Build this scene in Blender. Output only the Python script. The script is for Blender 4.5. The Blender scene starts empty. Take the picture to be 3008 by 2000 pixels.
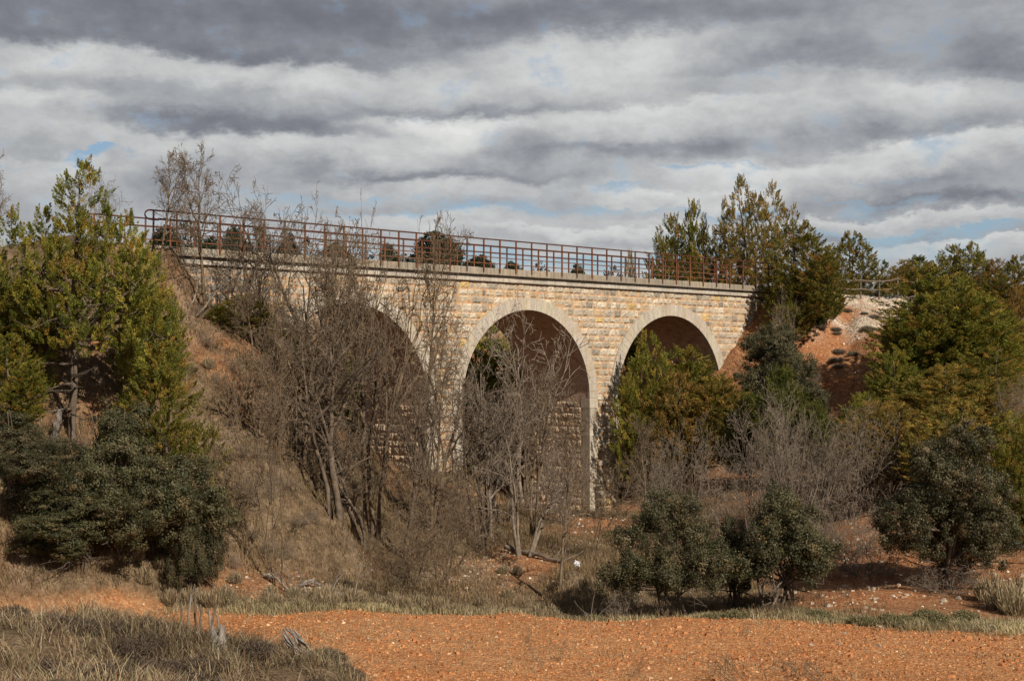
import bpy, math, random
import numpy as np
from mathutils import Vector
R_ = math.radians
# ------------------------------------------------------------------ camera, sky, sun, exposure
C = bpy.context.scene.collection
scene = bpy.context.scene
CAMZ = 5.8
cam_d = bpy.data.cameras.new("camera"); cam = bpy.data.objects.new("camera", cam_d); C.objects.link(cam)
cam.location = (0, 0, CAMZ); cam_d.lens = 50; cam_d.sensor_width = 36; cam_d.clip_start = 0.3; cam_d.clip_end = 6000
PITCH = math.atan(62.6/3275.0)
cam.rotation_euler = (R_(90)+PITCH, 0, 0)
scene.camera = cam
scene.view_settings.view_transform = 'Standard'; scene.view_settings.look = 'None'
scene.view_settings.exposure = 0.14; scene.view_settings.gamma = 1.0
SUN_EL = 38.0
SUNX, SUNY = 0.603, -0.793
sun_d = bpy.data.lights.new("sun", 'SUN'); sun = bpy.data.objects.new("sun", sun_d); C.objects.link(sun)
sun_d.energy = 4.8; sun_d.angle = R_(0.6); sun_d.color = (1.0, 0.915, 0.79)
ce = math.cos(R_(SUN_EL))
sv = Vector((SUNX*ce, SUNY*ce, math.sin(R_(SUN_EL))))
sun.rotation_euler = sv.to_track_quat('Z', 'Y').to_euler()

world = bpy.data.worlds.new("World"); scene.world = world; world.use_nodes = True
nt = world.node_tree; nt.nodes.clear()
def N(nt, t, **k):
    n = nt.nodes.new(t)
    for a, b in k.items(): setattr(n, a, b)
    return n
def mth(nt, op, a, b=None, c=None, clamp=False):
    n = nt.nodes.new('ShaderNodeMath'); n.operation = op; n.use_clamp = clamp
    for i, v in enumerate((a, b, c)):
        if v is None: continue
        if isinstance(v, (int, float)): n.inputs[i].default_value = v
        else: nt.links.new(v, n.inputs[i])
    return n.outputs[0]
def ramp(nt, fac, stops, interp='LINEAR'):
    n = nt.nodes.new('ShaderNodeValToRGB'); n.color_ramp.interpolation = interp
    els = n.color_ramp.elements
    while len(els) < len(stops): els.new(0.5)
    for e, (p, c) in zip(els, stops):
        e.position = p; e.color = (c, c, c, 1) if isinstance(c, (int, float)) else (*c, 1)
    if fac is not None: nt.links.new(fac, n.inputs[0])
    return n.outputs[0]
def mixc(nt, fac, a, b, mode='MIX'):
    n = nt.nodes.new('ShaderNodeMix'); n.data_type = 'RGBA'; n.blend_type = mode
    for s, v in ((n.inputs['Factor'], fac), (n.inputs[6], a), (n.inputs[7], b)):
        if isinstance(v, (int, float)): s.default_value = v
        elif isinstance(v, tuple): s.default_value = (*v, 1)
        else: nt.links.new(v, s)
    return n.outputs[2]
def noise(nt, vec, scale, detail=5, rough=0.55, dist=0.0):
    n = nt.nodes.new('ShaderNodeTexNoise'); n.inputs['Scale'].default_value = scale
    n.inputs['Detail'].default_value = detail; n.inputs['Roughness'].default_value = rough
    n.inputs['Distortion'].default_value = dist
    if vec is not None: nt.links.new(vec, n.inputs['Vector'])
    return n.outputs['Fac']
# sky: azimuth a and elevation e of the view direction, cloud decks as noise over them
tc = N(nt, 'ShaderNodeTexCoord'); sep = N(nt, 'ShaderNodeSeparateXYZ'); nt.links.new(tc.outputs['Generated'], sep.inputs[0])
sx, sy, sz = sep.outputs
az = mth(nt, 'ARCTAN2', sx, sy)
el = mth(nt, 'ARCSINE', sz)
def comb(a, b, c=0.0):
    n = N(nt, 'ShaderNodeCombineXYZ')
    for i, v in enumerate((a, b, c)):
        if isinstance(v, (int, float)): n.inputs[i].default_value = v
        else: nt.links.new(v, n.inputs[i])
    return n.outputs[0]
# two scales of billow that push the cloud edges about
qv = comb(mth(nt, 'MULTIPLY', az, 13.0), mth(nt, 'MULTIPLY', el, 24.0), 3.7)
wa_ = noise(nt, qv, 1.0, 9, 0.65, 0.0)
wb_ = noise(nt, comb(mth(nt, 'MULTIPLY', az, 12.0), mth(nt, 'MULTIPLY', el, 22.0), 11.3), 1.0, 9, 0.65, 0.0)
n1 = noise(nt, comb(mth(nt, 'MULTIPLY', az, 9.0), mth(nt, 'MULTIPLY', el, 19.0), 7.7), 1.0, 8, 0.56, 0.0)
n2 = noise(nt, comb(mth(nt, 'MULTIPLY', az, 28.0), mth(nt, 'MULTIPLY', el, 44.0), 1.7), 1.0, 8, 0.62, 0.0)
n3 = noise(nt, comb(mth(nt, 'MULTIPLY', az, 2.2), mth(nt, 'MULTIPLY', el, 9.0), 9.1), 2.3, 5, 0.55, 0.2)
azw = mth(nt, 'ADD', az, mth(nt, 'MULTIPLY', mth(nt, 'SUBTRACT', wb_, 0.5), 0.13))
elw = mth(nt, 'ADD', el, mth(nt, 'MULTIPLY', mth(nt, 'SUBTRACT', wa_, 0.5), 0.046))
def blob(ax, ev, wa, we, amp, tilt=0.0, sharp=None):
    da = mth(nt, 'SUBTRACT', azw, ax)
    de = mth(nt, 'SUBTRACT', mth(nt, 'SUBTRACT', elw, ev), mth(nt, 'MULTIPLY', da, tilt))
    if sharp is None: sharp = 3.8 if amp > 0 else 1.0
    de = mth(nt, 'ADD', mth(nt, 'MULTIPLY', mth(nt, 'MAXIMUM', de, 0.0), sharp), mth(nt, 'MINIMUM', de, 0.0))
    q = mth(nt, 'ADD', mth(nt, 'POWER', mth(nt, 'ABSOLUTE', mth(nt, 'DIVIDE', da, wa)), 2.0), mth(nt, 'POWER', mth(nt, 'ABSOLUTE', mth(nt, 'DIVIDE', de, we)), 2.0))
    return mth(nt, 'MULTIPLY', mth(nt, 'POWER', 2.718, mth(nt, 'MULTIPLY', q, -1.0)), amp)
def AE(dx, dy): return math.atan((dx-1179)/3275.0), math.atan((846.6-dy)/3275.0)
def B(dx, dy, wx, wy, amp, tilt=0.0, sharp=None):
    a, e = AE(dx, dy); return blob(a, e, wx/3275.0, wy/3275.0, amp, tilt, sharp)
blobs = [B(400,30,900,70,-.36), B(720,150,330,30,-.34,-.03), B(60,120,500,40,-.18), B(1450,40,420,45,-.22),
 B(1850,150,300,50,-.26,.06), B(2330,185,130,60,-.25), B(1000,110,300,30,-.12),
 B(600,165,420,60,.42,-.02), B(1350,110,420,95,.40,.05), B(150,150,250,60,.22), B(1900,190,600,50,.16),
 B(500,300,480,26,-.34,-.04), B(1080,258,330,16,-.34,.03), B(250,225,500,20,-.10), B(60,262,190,75,.34), B(1050,285,260,95,.50,.03), B(430,330,260,50,.30), B(760,330,200,60,.26),
 B(1540,255,340,55,.36,.02), B(2200,225,240,70,.30), B(1400,350,320,18,-.26,.02), B(2050,320,260,16,-.12), B(2220,350,280,55,.42,.04), B(1200,310,90,30,-.2),
 B(950,408,260,12,-.24), B(1740,395,260,60,.40), B(1050,425,300,45,.30), B(2200,480,260,14,-.30), B(1500,450,240,45,.30), B(2000,510,500,20,.28), B(150,395,160,50,.25),
 B(1950,560,500,10,-.25), B(1000,500,260,40,.30), B(1380,530,300,20,.22), B(2100,440,90,18,-.18), B(1250,600,1400,70,.20,.0,.9), B(2250,570,300,12,.2)]
tot = blobs[0]
for b in blobs[1:]: tot = mth(nt, 'ADD', tot, b)
L = mth(nt, 'ADD', 0.46, mth(nt, 'MULTIPLY', tot, 0.95))
L = mth(nt, 'ADD', L, mth(nt, 'MULTIPLY', mth(nt, 'SUBTRACT', n1, 0.5), .42))
L = mth(nt, 'ADD', L, mth(nt, 'MULTIPLY', mth(nt, 'SUBTRACT', n2, 0.5), .55))
L = mth(nt, 'ADD', L, mth(nt, 'MULTIPLY', mth(nt, 'SUBTRACT', n3, 0.5), 0.3))
L = mth(nt, 'SUBTRACT', L, mth(nt, 'MULTIPLY', mth(nt, 'MAXIMUM', mth(nt, 'SUBTRACT', el, 0.27), 0.0), 1.2))
L = mth(nt, 'MAXIMUM', L, 0.0)
ccol = ramp(nt, L, [(0.0, (.135,.142,.168)), (0.22, (.195,.205,.235)), (0.45, (.315,.328,.352)), (0.70, (.49,.50,.50)), (0.97, (.70,.705,.69))], 'B_SPLINE')
gaps = [B(190,372,60,16,.60,.2), B(60,400,80,10,.25), B(760,450,170,24,.30), B(1330,440,230,24,.26,.1), B(1650,385,200,12,.25), B(1200,480,300,20,.16), B(2200,545,500,20,.42), B(1350,590,600,30,.45), B(1750,480,500,14,.3), B(900,490,300,16,.3), B(1650,240,70,30,.15), B(2000,430,300,12,.2)]
g = gaps[0]
for b in gaps[1:]: g = mth(nt, 'ADD', g, b)
g = mth(nt, 'ADD', g, mth(nt, 'MULTIPLY', mth(nt, 'SUBTRACT', n2, 0.5), 1.3))
gm = ramp(nt, g, [(0.10, 0.0), (0.45, 0.95)])
sky = N(nt, 'ShaderNodeTexSky', sky_type='NISHITA'); sky.sun_disc = False
sky.sun_elevation = R_(SUN_EL); sky.sun_rotation = math.atan2(SUNX, SUNY); sky.altitude = 1100
sky.air_density = 1.2; sky.dust_density = 0.4; sky.ozone_density = 2.0
bg1 = N(nt, 'ShaderNodeBackground'); bg1.inputs[1].default_value = 0.07
nt.links.new(mixc(nt, 0.35, sky.outputs[0], (2.6,4.4,7.2)), bg1.inputs[0])
bg2 = N(nt, 'ShaderNodeBackground'); bg2.inputs[1].default_value = 1.0
nt.links.new(ccol, bg2.inputs[0])
mx = N(nt, 'ShaderNodeMixShader'); nt.links.new(gm, mx.inputs[0]); nt.links.new(bg2.outputs[0], mx.inputs[1]); nt.links.new(bg1.outputs[0], mx.inputs[2])
wo = N(nt, 'ShaderNodeOutputWorld'); nt.links.new(mx.outputs[0], wo.inputs[0])
try: world.cycles.sampling_method = 'MANUAL'; world.cycles.sample_map_resolution = 512
except Exception: pass

# ------------------------------------------------------------------ helpers
rng = np.random.default_rng(7); random.seed(7)
def tag(o, label=None, cat=None, group=None, kind=None):
    if label: o['label'] = label
    if cat: o['category'] = cat
    if group: o['group'] = group
    if kind: o['kind'] = kind
    return o
def empty(name, loc=(0,0,0), rz=0.0):
    o = bpy.data.objects.new(name, None); C.objects.link(o); o.location = loc; o.rotation_euler = (0,0,rz)
    o.empty_display_size = 0.2; return o
def link(name, me, parent=None):
    o = bpy.data.objects.new(name, me); C.objects.link(o)
    if parent is not None: o.parent = parent
    return o
def mesh_np(name, V, F, mat, col=None, smooth=False):
    """V (n,3); F (m,k) equal-size faces; col optional per-vertex (n,3)"""
    V = np.asarray(V, dtype=np.float32); F = np.asarray(F, dtype=np.int32)
    me = bpy.data.meshes.new(name); k = F.shape[1]
    me.vertices.add(len(V)); me.vertices.foreach_set('co', V.ravel())
    me.loops.add(F.size); me.loops.foreach_set('vertex_index', F.ravel())
    me.polygons.add(len(F)); me.polygons.foreach_set('loop_start', np.arange(0, F.size, k, dtype=np.int32))
    me.polygons.foreach_set('loop_total', np.full(len(F), k, dtype=np.int32))
    me.update(calc_edges=True)
    me.polygons.foreach_set('use_smooth', np.full(len(F), bool(smooth)))
    if col is not None:
        a = me.attributes.new('tint', 'FLOAT_COLOR', 'POINT')
        c4 = np.ones((len(V), 4), dtype=np.float32); c4[:, :3] = col; a.data.foreach_set('color', c4.ravel())
    me.materials.append(mat); return me
class MB:
    def __init__(s): s.v = []; s.f = []
    def box(s, org, ux, uy, uz, a, b):
        """box between local coordinates a and b in the frame (org; ux, uy, uz)"""
        o = Vector(org); i0 = len(s.v)
        for z in (a[2], b[2]):
            for x, y in ((a[0], a[1]), (b[0], a[1]), (b[0], b[1]), (a[0], b[1])):
                s.v.append(o + ux*x + uy*y + uz*z)
        for q in ((0,3,2,1),(4,5,6,7),(0,1,5,4),(1,2,6,5),(2,3,7,6),(3,0,4,7)): s.f.append([i0+j for j in q])
    def tube(s, pts, rad, k=6, cap=True):
        n = len(pts); i0 = len(s.v)
        up = Vector((0.13, 0.21, 1)).normalized()
        for i, p in enumerate(pts):
            t = (pts[min(i+1, n-1)] - pts[max(i-1, 0)])
            if t.length < 1e-9: t = Vector((0,0,1))
            t.normalize(); a = t.cross(up)
            if a.length < 1e-3: a = t.cross(Vector((1,0,0)))
            a.normalize(); b = t.cross(a); r = rad[i] if hasattr(rad, '__len__') else rad
            for j in range(k):
                w = 2*math.pi*j/k; s.v.append(p + a*(math.cos(w)*r) + b*(math.sin(w)*r))
        for i in range(n-1):
            for j in range(k):
                s.f.append([i0+i*k+j, i0+i*k+(j+1)%k, i0+(i+1)*k+(j+1)%k, i0+(i+1)*k+j])
        if cap and k > 3:
            s.f.append([i0+j for j in range(k)][::-1]); s.f.append([i0+(n-1)*k+j for j in range(k)])
    def mesh(s, name, mat, smooth=False):
        me = bpy.data.meshes.new(name); me.from_pydata([tuple(v) for v in s.v], [], s.f); me.materials.append(mat)
        if smooth: me.polygons.foreach_set('use_smooth', np.ones(len(s.f), dtype=bool))
        me.update(); return me
    def build(s, name, mat, parent=None, smooth=False): return link(name, s.mesh(name, mat, smooth), parent)
# value noise on arrays
_perm = rng.random((64, 64, 8)).astype(np.float32)
def vnoise(x, y, sc, layer=0):
    x = np.asarray(x)*sc; y = np.asarray(y)*sc
    xi = np.floor(x).astype(int); yi = np.floor(y).astype(int); fx = x-xi; fy = y-yi
    fx = fx*fx*(3-2*fx); fy = fy*fy*(3-2*fy); P = _perm[:, :, layer]
    a = P[xi%64, yi%64]; b = P[(xi+1)%64, yi%64]; c = P[xi%64, (yi+1)%64]; d = P[(xi+1)%64, (yi+1)%64]
    return (a*(1-fx)+b*fx)*(1-fy)+(c*(1-fx)+d*fx)*fy - 0.5
def fbm(x, y, sc, o=4, layer=0):
    r = 0; a = 1
    for i in range(o): r = r + a*vnoise(x+i*7.3, y-i*3.1, sc*2**i, (layer+i)%8); a *= .5
    return r
def at(dx, dy, Y):
    return Vector(((dx-1179)/3275.0*Y, Y, CAMZ+(846.6-dy)/3275.0*Y))
# ------------------------------------------------------------------ materials
def mat_new(name):
    m = bpy.data.materials.new(name); m.use_nodes = True; t = m.node_tree; t.nodes.clear()
    o = t.nodes.new('ShaderNodeOutputMaterial'); p = t.nodes.new('ShaderNodeBsdfPrincipled'); t.links.new(p.outputs[0], o.inputs[0])
    return m, t, p, o
def objco(t):
    return t.nodes.new('ShaderNodeTexCoord').outputs['Object']
def tint(t):
    n = t.nodes.new('ShaderNodeAttribute'); n.attribute_name = 'tint'; return n.outputs['Color']
def bump(t, p, h, strength=.5, dist=.02):
    b = t.nodes.new('ShaderNodeBump'); b.inputs['Strength'].default_value = strength; b.inputs['Distance'].default_value = dist
    t.links.new(h, b.inputs['Height']); t.links.new(b.outputs[0], p.inputs['Normal'])
def simple(name, stops, scale, rough=.9, bs=.5, bd=.01, detail=6, stretch=None, useTint=False):
    m, t, p, o = mat_new(name); co = objco(t)
    if stretch:
        mp = t.nodes.new('ShaderNodeMapping'); mp.inputs['Scale'].default_value = stretch; t.links.new(co, mp.inputs[0]); co = mp.outputs[0]
    n = noise(t, co, scale, detail, .6); c = ramp(t, n, stops)
    if useTint: c = mixc(t, 1.0, c, tint(t), 'MULTIPLY')
    t.links.new(c, p.inputs['Base Color']); p.inputs['Roughness'].default_value = rough; p.inputs['Specular IOR Level'].default_value = .25
    if bs: bump(t, p, noise(t, co, scale*3, 4, .6), bs, bd)
    return m
def leafmat(name, rough=.55, trans=.36, spec=.35):
    m, t, p, o = mat_new(name)
    oi = t.nodes.new('ShaderNodeObjectInfo')
    h = t.nodes.new('ShaderNodeHueSaturation'); t.links.new(tint(t), h.inputs['Color'])
    t.links.new(mth(t, 'ADD', .485, mth(t, 'MULTIPLY', oi.outputs['Random'], .03)), h.inputs['Hue'])
    t.links.new(mth(t, 'ADD', .85, mth(t, 'MULTIPLY', oi.outputs['Random'], .3)), h.inputs['Value'])
    p.inputs['Roughness'].default_value = rough; p.inputs['Specular IOR Level'].default_value = spec
    t.links.new(h.outputs[0], p.inputs['Base Color'])
    tr = t.nodes.new('ShaderNodeBsdfTranslucent'); t.links.new(h.outputs[0], tr.inputs[0])
    mx = t.nodes.new('ShaderNodeMixShader'); mx.inputs[0].default_value = trans
    t.links.new(p.outputs[0], mx.inputs[1]); t.links.new(tr.outputs[0], mx.inputs[2]); t.links.new(mx.outputs[0], o.inputs[0])
    return m
M = {}
M['leaf'] = leafmat('foliage')
M['grass'] = leafmat('dry_grass', .8, .3, .15)
M['bark'] = simple('bark', [(.3,(.07,.05,.036)),(.55,(.145,.11,.082)),(.8,(.23,.185,.14))], 6, .95, .8, .02, stretch=(1,1,.25))
def bare_bark(name, a, b, lich):
    m, t, p, o = mat_new(name); co = objco(t)
    c = ramp(t, noise(t, co, 5, 5, .6), [(.35, a), (.65, b)])
    l = ramp(t, noise(t, co, 2.3, 4, .65), [(lich, 0.0), (lich+.06, 1.0)])
    c = mixc(t, l, c, (.42,.21,.045)); t.links.new(c, p.inputs['Base Color']); p.inputs['Roughness'].default_value = .95
    p.inputs['Specular IOR Level'].default_value = .1
    return m
M['bare'] = bare_bark('bare_bark', (.085,.058,.036), (.215,.158,.105), .66)
M['bare_dark'] = bare_bark('dark_bare_bark', (.068,.050,.036), (.175,.132,.095), .66)
M['bare_grey'] = bare_bark('pale_bare_bark', (.12,.092,.068), (.27,.215,.165), .80)
M['dead'] = simple('weathered_wood', [(.3,(.07,.056,.046)),(.5,(.20,.17,.145)),(.75,(.40,.36,.31))], 7, .9, .9, .02, stretch=(1,1,.3))
M['rust'] = simple('rusty_steel', [(.3,(.085,.032,.016)),(.5,(.150,.058,.026)),(.75,(.22,.098,.045))], 7, .75, .3, .004)
M['rust_dark'] = simple('dark_rusty_steel', [(.3,(.05,.018,.011)),(.7,(.11,.035,.018))], 9, .7, .3, .004)
M['fence'] = simple('weathered_fence_wood', [(.3,(.09,.07,.05)),(.7,(.20,.155,.115))], 8, .9, .5, .01)
M['rock'] = simple('limestone', [(.25,(.26,.20,.14)),(.5,(.42,.35,.27)),(.8,(.60,.54,.45))], 5, .95, .9, .03)
M['white'] = simple('white_plastic', [(.3,(.6,.6,.62)),(.7,(.82,.82,.84))], 10, .5, .3, .01)
# masonry blocks: per-block tint x surface grain
def stone_mat(name, sc=9, bs=.8, bd=.02):
    m, t, p, o = mat_new(name); co = objco(t)
    g = ramp(t, noise(t, co, sc, 7, .65), [(.28,.62),(.5,1.0),(.75,1.2)])
    c = mixc(t, 1.0, tint(t), g, 'MULTIPLY')
    st = ramp(t, noise(t, co, .9, 5, .65), [(.52, 0.0), (.74, .50)])
    c = mixc(t, st, c, (.36,.22,.11))
    mp = t.nodes.new('ShaderNodeMapping'); mp.inputs['Scale'].default_value = (2.2,2.2,.28); t.links.new(co, mp.inputs[0])
    c = mixc(t, 1.0, c, ramp(t, noise(t, mp.outputs[0], 1.0, 6, .65), [(.34,.70),(.5,1.0)]), 'MULTIPLY')
    t.links.new(c, p.inputs['Base Color']); p.inputs['Roughness'].default_value = .92; p.inputs['Specular IOR Level'].default_value = .2
    bump(t, p, noise(t, co, sc*1.6, 6, .65), bs, bd); return m
M['block'] = stone_mat('rock_faced_stone')
def smooth_stone(name, base, dark, streak=True):
    m, t, p, o = mat_new(name); co = objco(t)
    mp = t.nodes.new('ShaderNodeMapping'); mp.inputs['Scale'].default_value = (3.2,3.2,.35); t.links.new(co, mp.inputs[0])
    a = ramp(t, noise(t, mp.outputs[0], 2.6, 6, .65), [(.36,1.0),(.6,.0)])
    b = ramp(t, noise(t, co, 1.2, 4, .6), [(.4,0.0),(.7,1.0)])
    c = mixc(t, mth(t,'MULTIPLY',a,.85), base, dark); c = mixc(t, mth(t,'MULTIPLY',b,.30), c, (.40,.27,.14))
    c = mixc(t, 1.0, c, ramp(t, noise(t, co, 14, 5, .6), [(.3,.8),(.7,1.15)]), 'MULTIPLY')
    c = mixc(t, 1.0, c, tint(t), 'MULTIPLY')
    t.links.new(c, p.inputs['Base Color']); p.inputs['Roughness'].default_value = .9; p.inputs['Specular IOR Level'].default_value = .2
    bump(t, p, noise(t, co, 20, 5, .6), .4, .008); return m
M['ashlar'] = smooth_stone('dressed_stone', (.50,.45,.38), (.36,.325,.28))
M['slab'] = smooth_stone('weathered_concrete', (.335,.290,.230), (.185,.16,.13))
M['mortar'] = simple('orange_mortar', [(.3,(.40,.21,.105)),(.55,(.52,.32,.175)),(.75,(.58,.43,.28))], 5, .95, .9, .03)
M['vault'] = simple('vault_stone', [(.3,(.32,.20,.135)),(.5,(.50,.34,.24)),(.75,(.60,.45,.34))], 4, .95, .9, .05)
# ------------------------------------------------------------------ viaduct frame: s along the front face, t away from the camera
P0 = Vector((0.511, 58.0, 0)); DS = Vector((.717, .697, 0)); DT = Vector((-.697, .717, 0)); UZ = Vector((0, 0, 1))
def W(s, t, z): return P0 + DS*s + DT*t + UZ*z
DECK = 9.75; SB = 9.48; CB = 9.22; SPR = 4.51; RAD = 3.65; RING = .50; WID = 3.84
ARC = [-8.96, .17, 9.30]; S0, S1 = -17.6, 17.3
# ------------------------------------------------------------------ terrain
def gp(dx, dy, Y): p = at(dx, dy, Y); return (p.x, p.y, p.z)
ctrl = [gp(*a) for a in [(1300,1330,40),(1180,1280,43),(1328,1306,42.5),(1360,1200,60),(1500,1200,58),(1440,1140,61),
 (780,1310,40),(740,1230,43),(650,1350,37),(900,1230,44),(1000,1180,48),(1060,1100,55),(560,1200,39),(520,1000,41.3),(500,850,43.8),
 (470,760,44.4),(620,850,48.5),(720,930,50),(700,1050,46.5),(840,1100,48),(300,1320,35.9),(100,1330,34.6),(60,1000,37.3),(130,1045,37.3),
 (60,760,40.2),(250,700,42.9),(250,1250,36),(1900,1370,36),(2000,1350,37.5),(2330,1310,39),(2340,1420,33),(1650,1060,60),(1600,1150,55),
 (1900,950,62),(1930,830,67),(1950,705,73.5),(1870,800,68.5),(2345,900,60),(2345,810,68),(2200,1000,52),(2100,1200,44),(1750,1250,47),
 (0,590,90),(980,640,100)]]
for x in (-22,-15,-9,-4,0,4,9,14,20): ctrl += [(x,33.6-.12*max(x,-5)-(1.2 if x>6 else 0),0.0),(x,30,0.03),(x,27,0.0)]
ctrl += [(0,36.5,-.75),(3,36.5,-.9),(6,36.5,-.5),(-2.5,37,-.3),(1,40,-.5),(4.5,40,-.6)]
for sg, z in ((-17,7.9),(-14,7.2),(-11.5,4.9),(-7,2.0),(-4.4,1.6),(0,0),(3.8,-.9),(5.6,.3),(7,.6),(10,2.0),(13,4.3),(15,6.2),(17,7.6)):
    p = W(sg,0,0); ctrl.append((p.x,p.y,z)); p = W(sg,4.5,0); ctrl.append((p.x,p.y,z+.3))
ctrl += [(-7,21,1.75),(-4.5,19.5,1.85),(-2.5,18.2,1.9),(-7.5,15,2.75),(-4,15,2.6),(0,16,1.5),(0,10,2.9),(5,18,.5),(6,10,2.2),(12,16,.6),(-10,21.5,1.6),(-3,10,3.4),
 (-12,17,2.6),(0,2,4.1),(-9,24.5,.2),(-5.5,23.5,.5),(-2.5,22,.5),(0,21,.2),(-10,27,0),(-5,26,0),(4,24,0),(10,24,0),(0,-8,4.3),(20,0,3),(-20,0,4),(-14,33,.8),(-18,35,3.0),(-20,30,.3),
 (-5,75,2),(-15,82,8),(-30,110,11),(10,85,4),(22,88,8),(40,110,11),(62,90,12),(45,70,9),(34,52,5.5),(0,120,10),(-60,60,12),(-40,35,3),(60,40,4),(0,160,11),(60,160,12),(-70,150,12)]
ctrl = np.array(ctrl); CX, CYv, CZ = ctrl.T
def _phi(d): return d
A_ = np.zeros((len(CX)+3,)*2); D_ = np.hypot(CX[:,None]-CX, CYv[:,None]-CYv); n_ = len(CX)
A_[:n_,:n_] = -_phi(D_)+np.eye(n_)*-.25; A_[:n_,n_] = 1; A_[n_,:n_] = 1
A_[n_+1,n_+1] = 1; A_[n_+2,n_+2] = 1
sol = np.linalg.solve(A_, np.concatenate([CZ, [0,0,0]]))
def H(X, Y):
    X = np.atleast_1d(np.asarray(X, float)); Y = np.atleast_1d(np.asarray(Y, float)); sh = X.shape; X = X.ravel(); Y = Y.ravel()
    out = np.empty(len(X))
    for i in range(0, len(X), 20000):
        d = np.hypot(X[i:i+20000,None]-CX, Y[i:i+20000,None]-CYv); out[i:i+20000] = -d@sol[:n_] + sol[n_]
    far = np.clip((np.hypot(X, Y-60)-150)/250, 0, 1); out = out*(1-far)+9*far
    s = (X-P0.x)*DS.x+(Y-P0.y)*DS.y; t = (X-P0.x)*DT.x+(Y-P0.y)*DT.y
    emb = 9.52-np.maximum(np.abs(t-2.0)-2.2, 0)/1.06*(1+fbm(X, Y, .3, 3, 2)*.12) + fbm(X, Y, .5, 4)*.4
    end = np.where(s > 0, s-16.9, -16.4-s); emb = emb-np.maximum(-end-fbm(X, Y, .4, 3, 4)*1.2, 0)*1.0
    emb = np.where(np.abs(s) > 75, emb-(np.abs(s)-75)*.05, emb)
    w = np.clip((emb-out)/1.0+.5, 0, 1); out = out*(1-w)+emb*w
    under = (np.abs(s) < 16.5) & (t > -1.5) & (t < WID+1.5)
    slope = np.clip((out-.25)/1.5, 0, 1)
    out = out + slope*(fbm(X, Y, .28, 4)*.75+fbm(X, Y, 1.4, 3, 3)*.20) + (1-slope)*fbm(X, Y, 1.1, 3, 2)*.05
    return out.reshape(sh)
def h1(x, y): return float(H([x], [y])[0])
def axis(lo, hi, st, far):
    a = list(np.arange(lo, hi+1e-6, st)); d = st; x = hi
    while x < far: d *= 1.18; x += d; a.append(x)
    d = st; x = lo; pre = []
    while x > -far: d *= 1.18; x -= d; pre.append(x)
    return np.array(pre[::-1]+a)
ax = axis(-20, 30, .22, 2500); ay = axis(10, 80, .22, 2500)
GX, GY = np.meshgrid(ax, ay); GZ = H(GX, GY)
nx, ny = len(ax), len(ay); idx = np.arange(nx*ny).reshape(ny, nx)
FQ = np.stack([idx[:-1,:-1], idx[:-1,1:], idx[1:,1:], idx[1:,:-1]], -1).reshape(-1, 4)
def sT(X, Y): return (X-P0.x)*DS.x+(Y-P0.y)*DS.y, (X-P0.x)*DT.x+(Y-P0.y)*DT.y
def field_edge(X): return 33.9+.15*np.clip((-3-X)/3, 0, 1)-.11*np.maximum(X, -5)-1.1*np.clip((X-5)/4, 0, 1)+fbm(X, X*0+5, .5, 3)*.9
def field_mask(X, Y):
    back = np.clip((field_edge(X)-Y)/.8+.5, 0, 1)
    return back*np.clip((.6-H(X, Y))/.4, 0, 1)*np.clip((Y-23.5)/2, 0, 1)
RED = [((dx-1179)/3275*Yq, Yq, q) for dx, Yq, q in ((500,43.6,.9),(540,44.2,1.0),(600,46.2,1.1),(650,47.8,1.2),(700,48.8,1.2),(745,49.6,1.0),(590,42.5,.7),(215,41.0,.7),(240,39,.5))]
def bare_mask(X, Y):   # bare red soil and pale scree
    s, t = sT(X, Y); m = np.clip(fbm(X, Y, .33, 4, 1)*1.6+.1, 0, 1)*np.where(X < -8.5, .3, 1.0)
    for gx, gy, gr in RED: m = np.maximum(m, np.exp(-((X-gx)**2+(Y-gy)**2)/gr**2)*np.clip(fbm(X,Y,1.3,4,6)*1.6+.6,0,1))
    m = np.where((s > 12) & (t > -26), np.clip(m+.75, 0, 1), m)
    m = np.where((X > 7) & (Y < 44), np.clip(m+.7, 0, 1), m)
    return m*(Y > 25)
def scree_mask(X, Y):
    s, t = sT(X, Y); z = H(X, Y); return np.where(s > 10, np.clip((z-7.7+fbm(X,Y,.6,3,4)*3)/1.4, 0, 1), np.clip(fbm(X,Y,.8,3,5)*1.2-.15,0,1)*.5*(Y > 25))
gcol = np.stack([field_mask(GX, GY), bare_mask(GX, GY), scree_mask(GX, GY)], -1).reshape(-1, 3)
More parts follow.
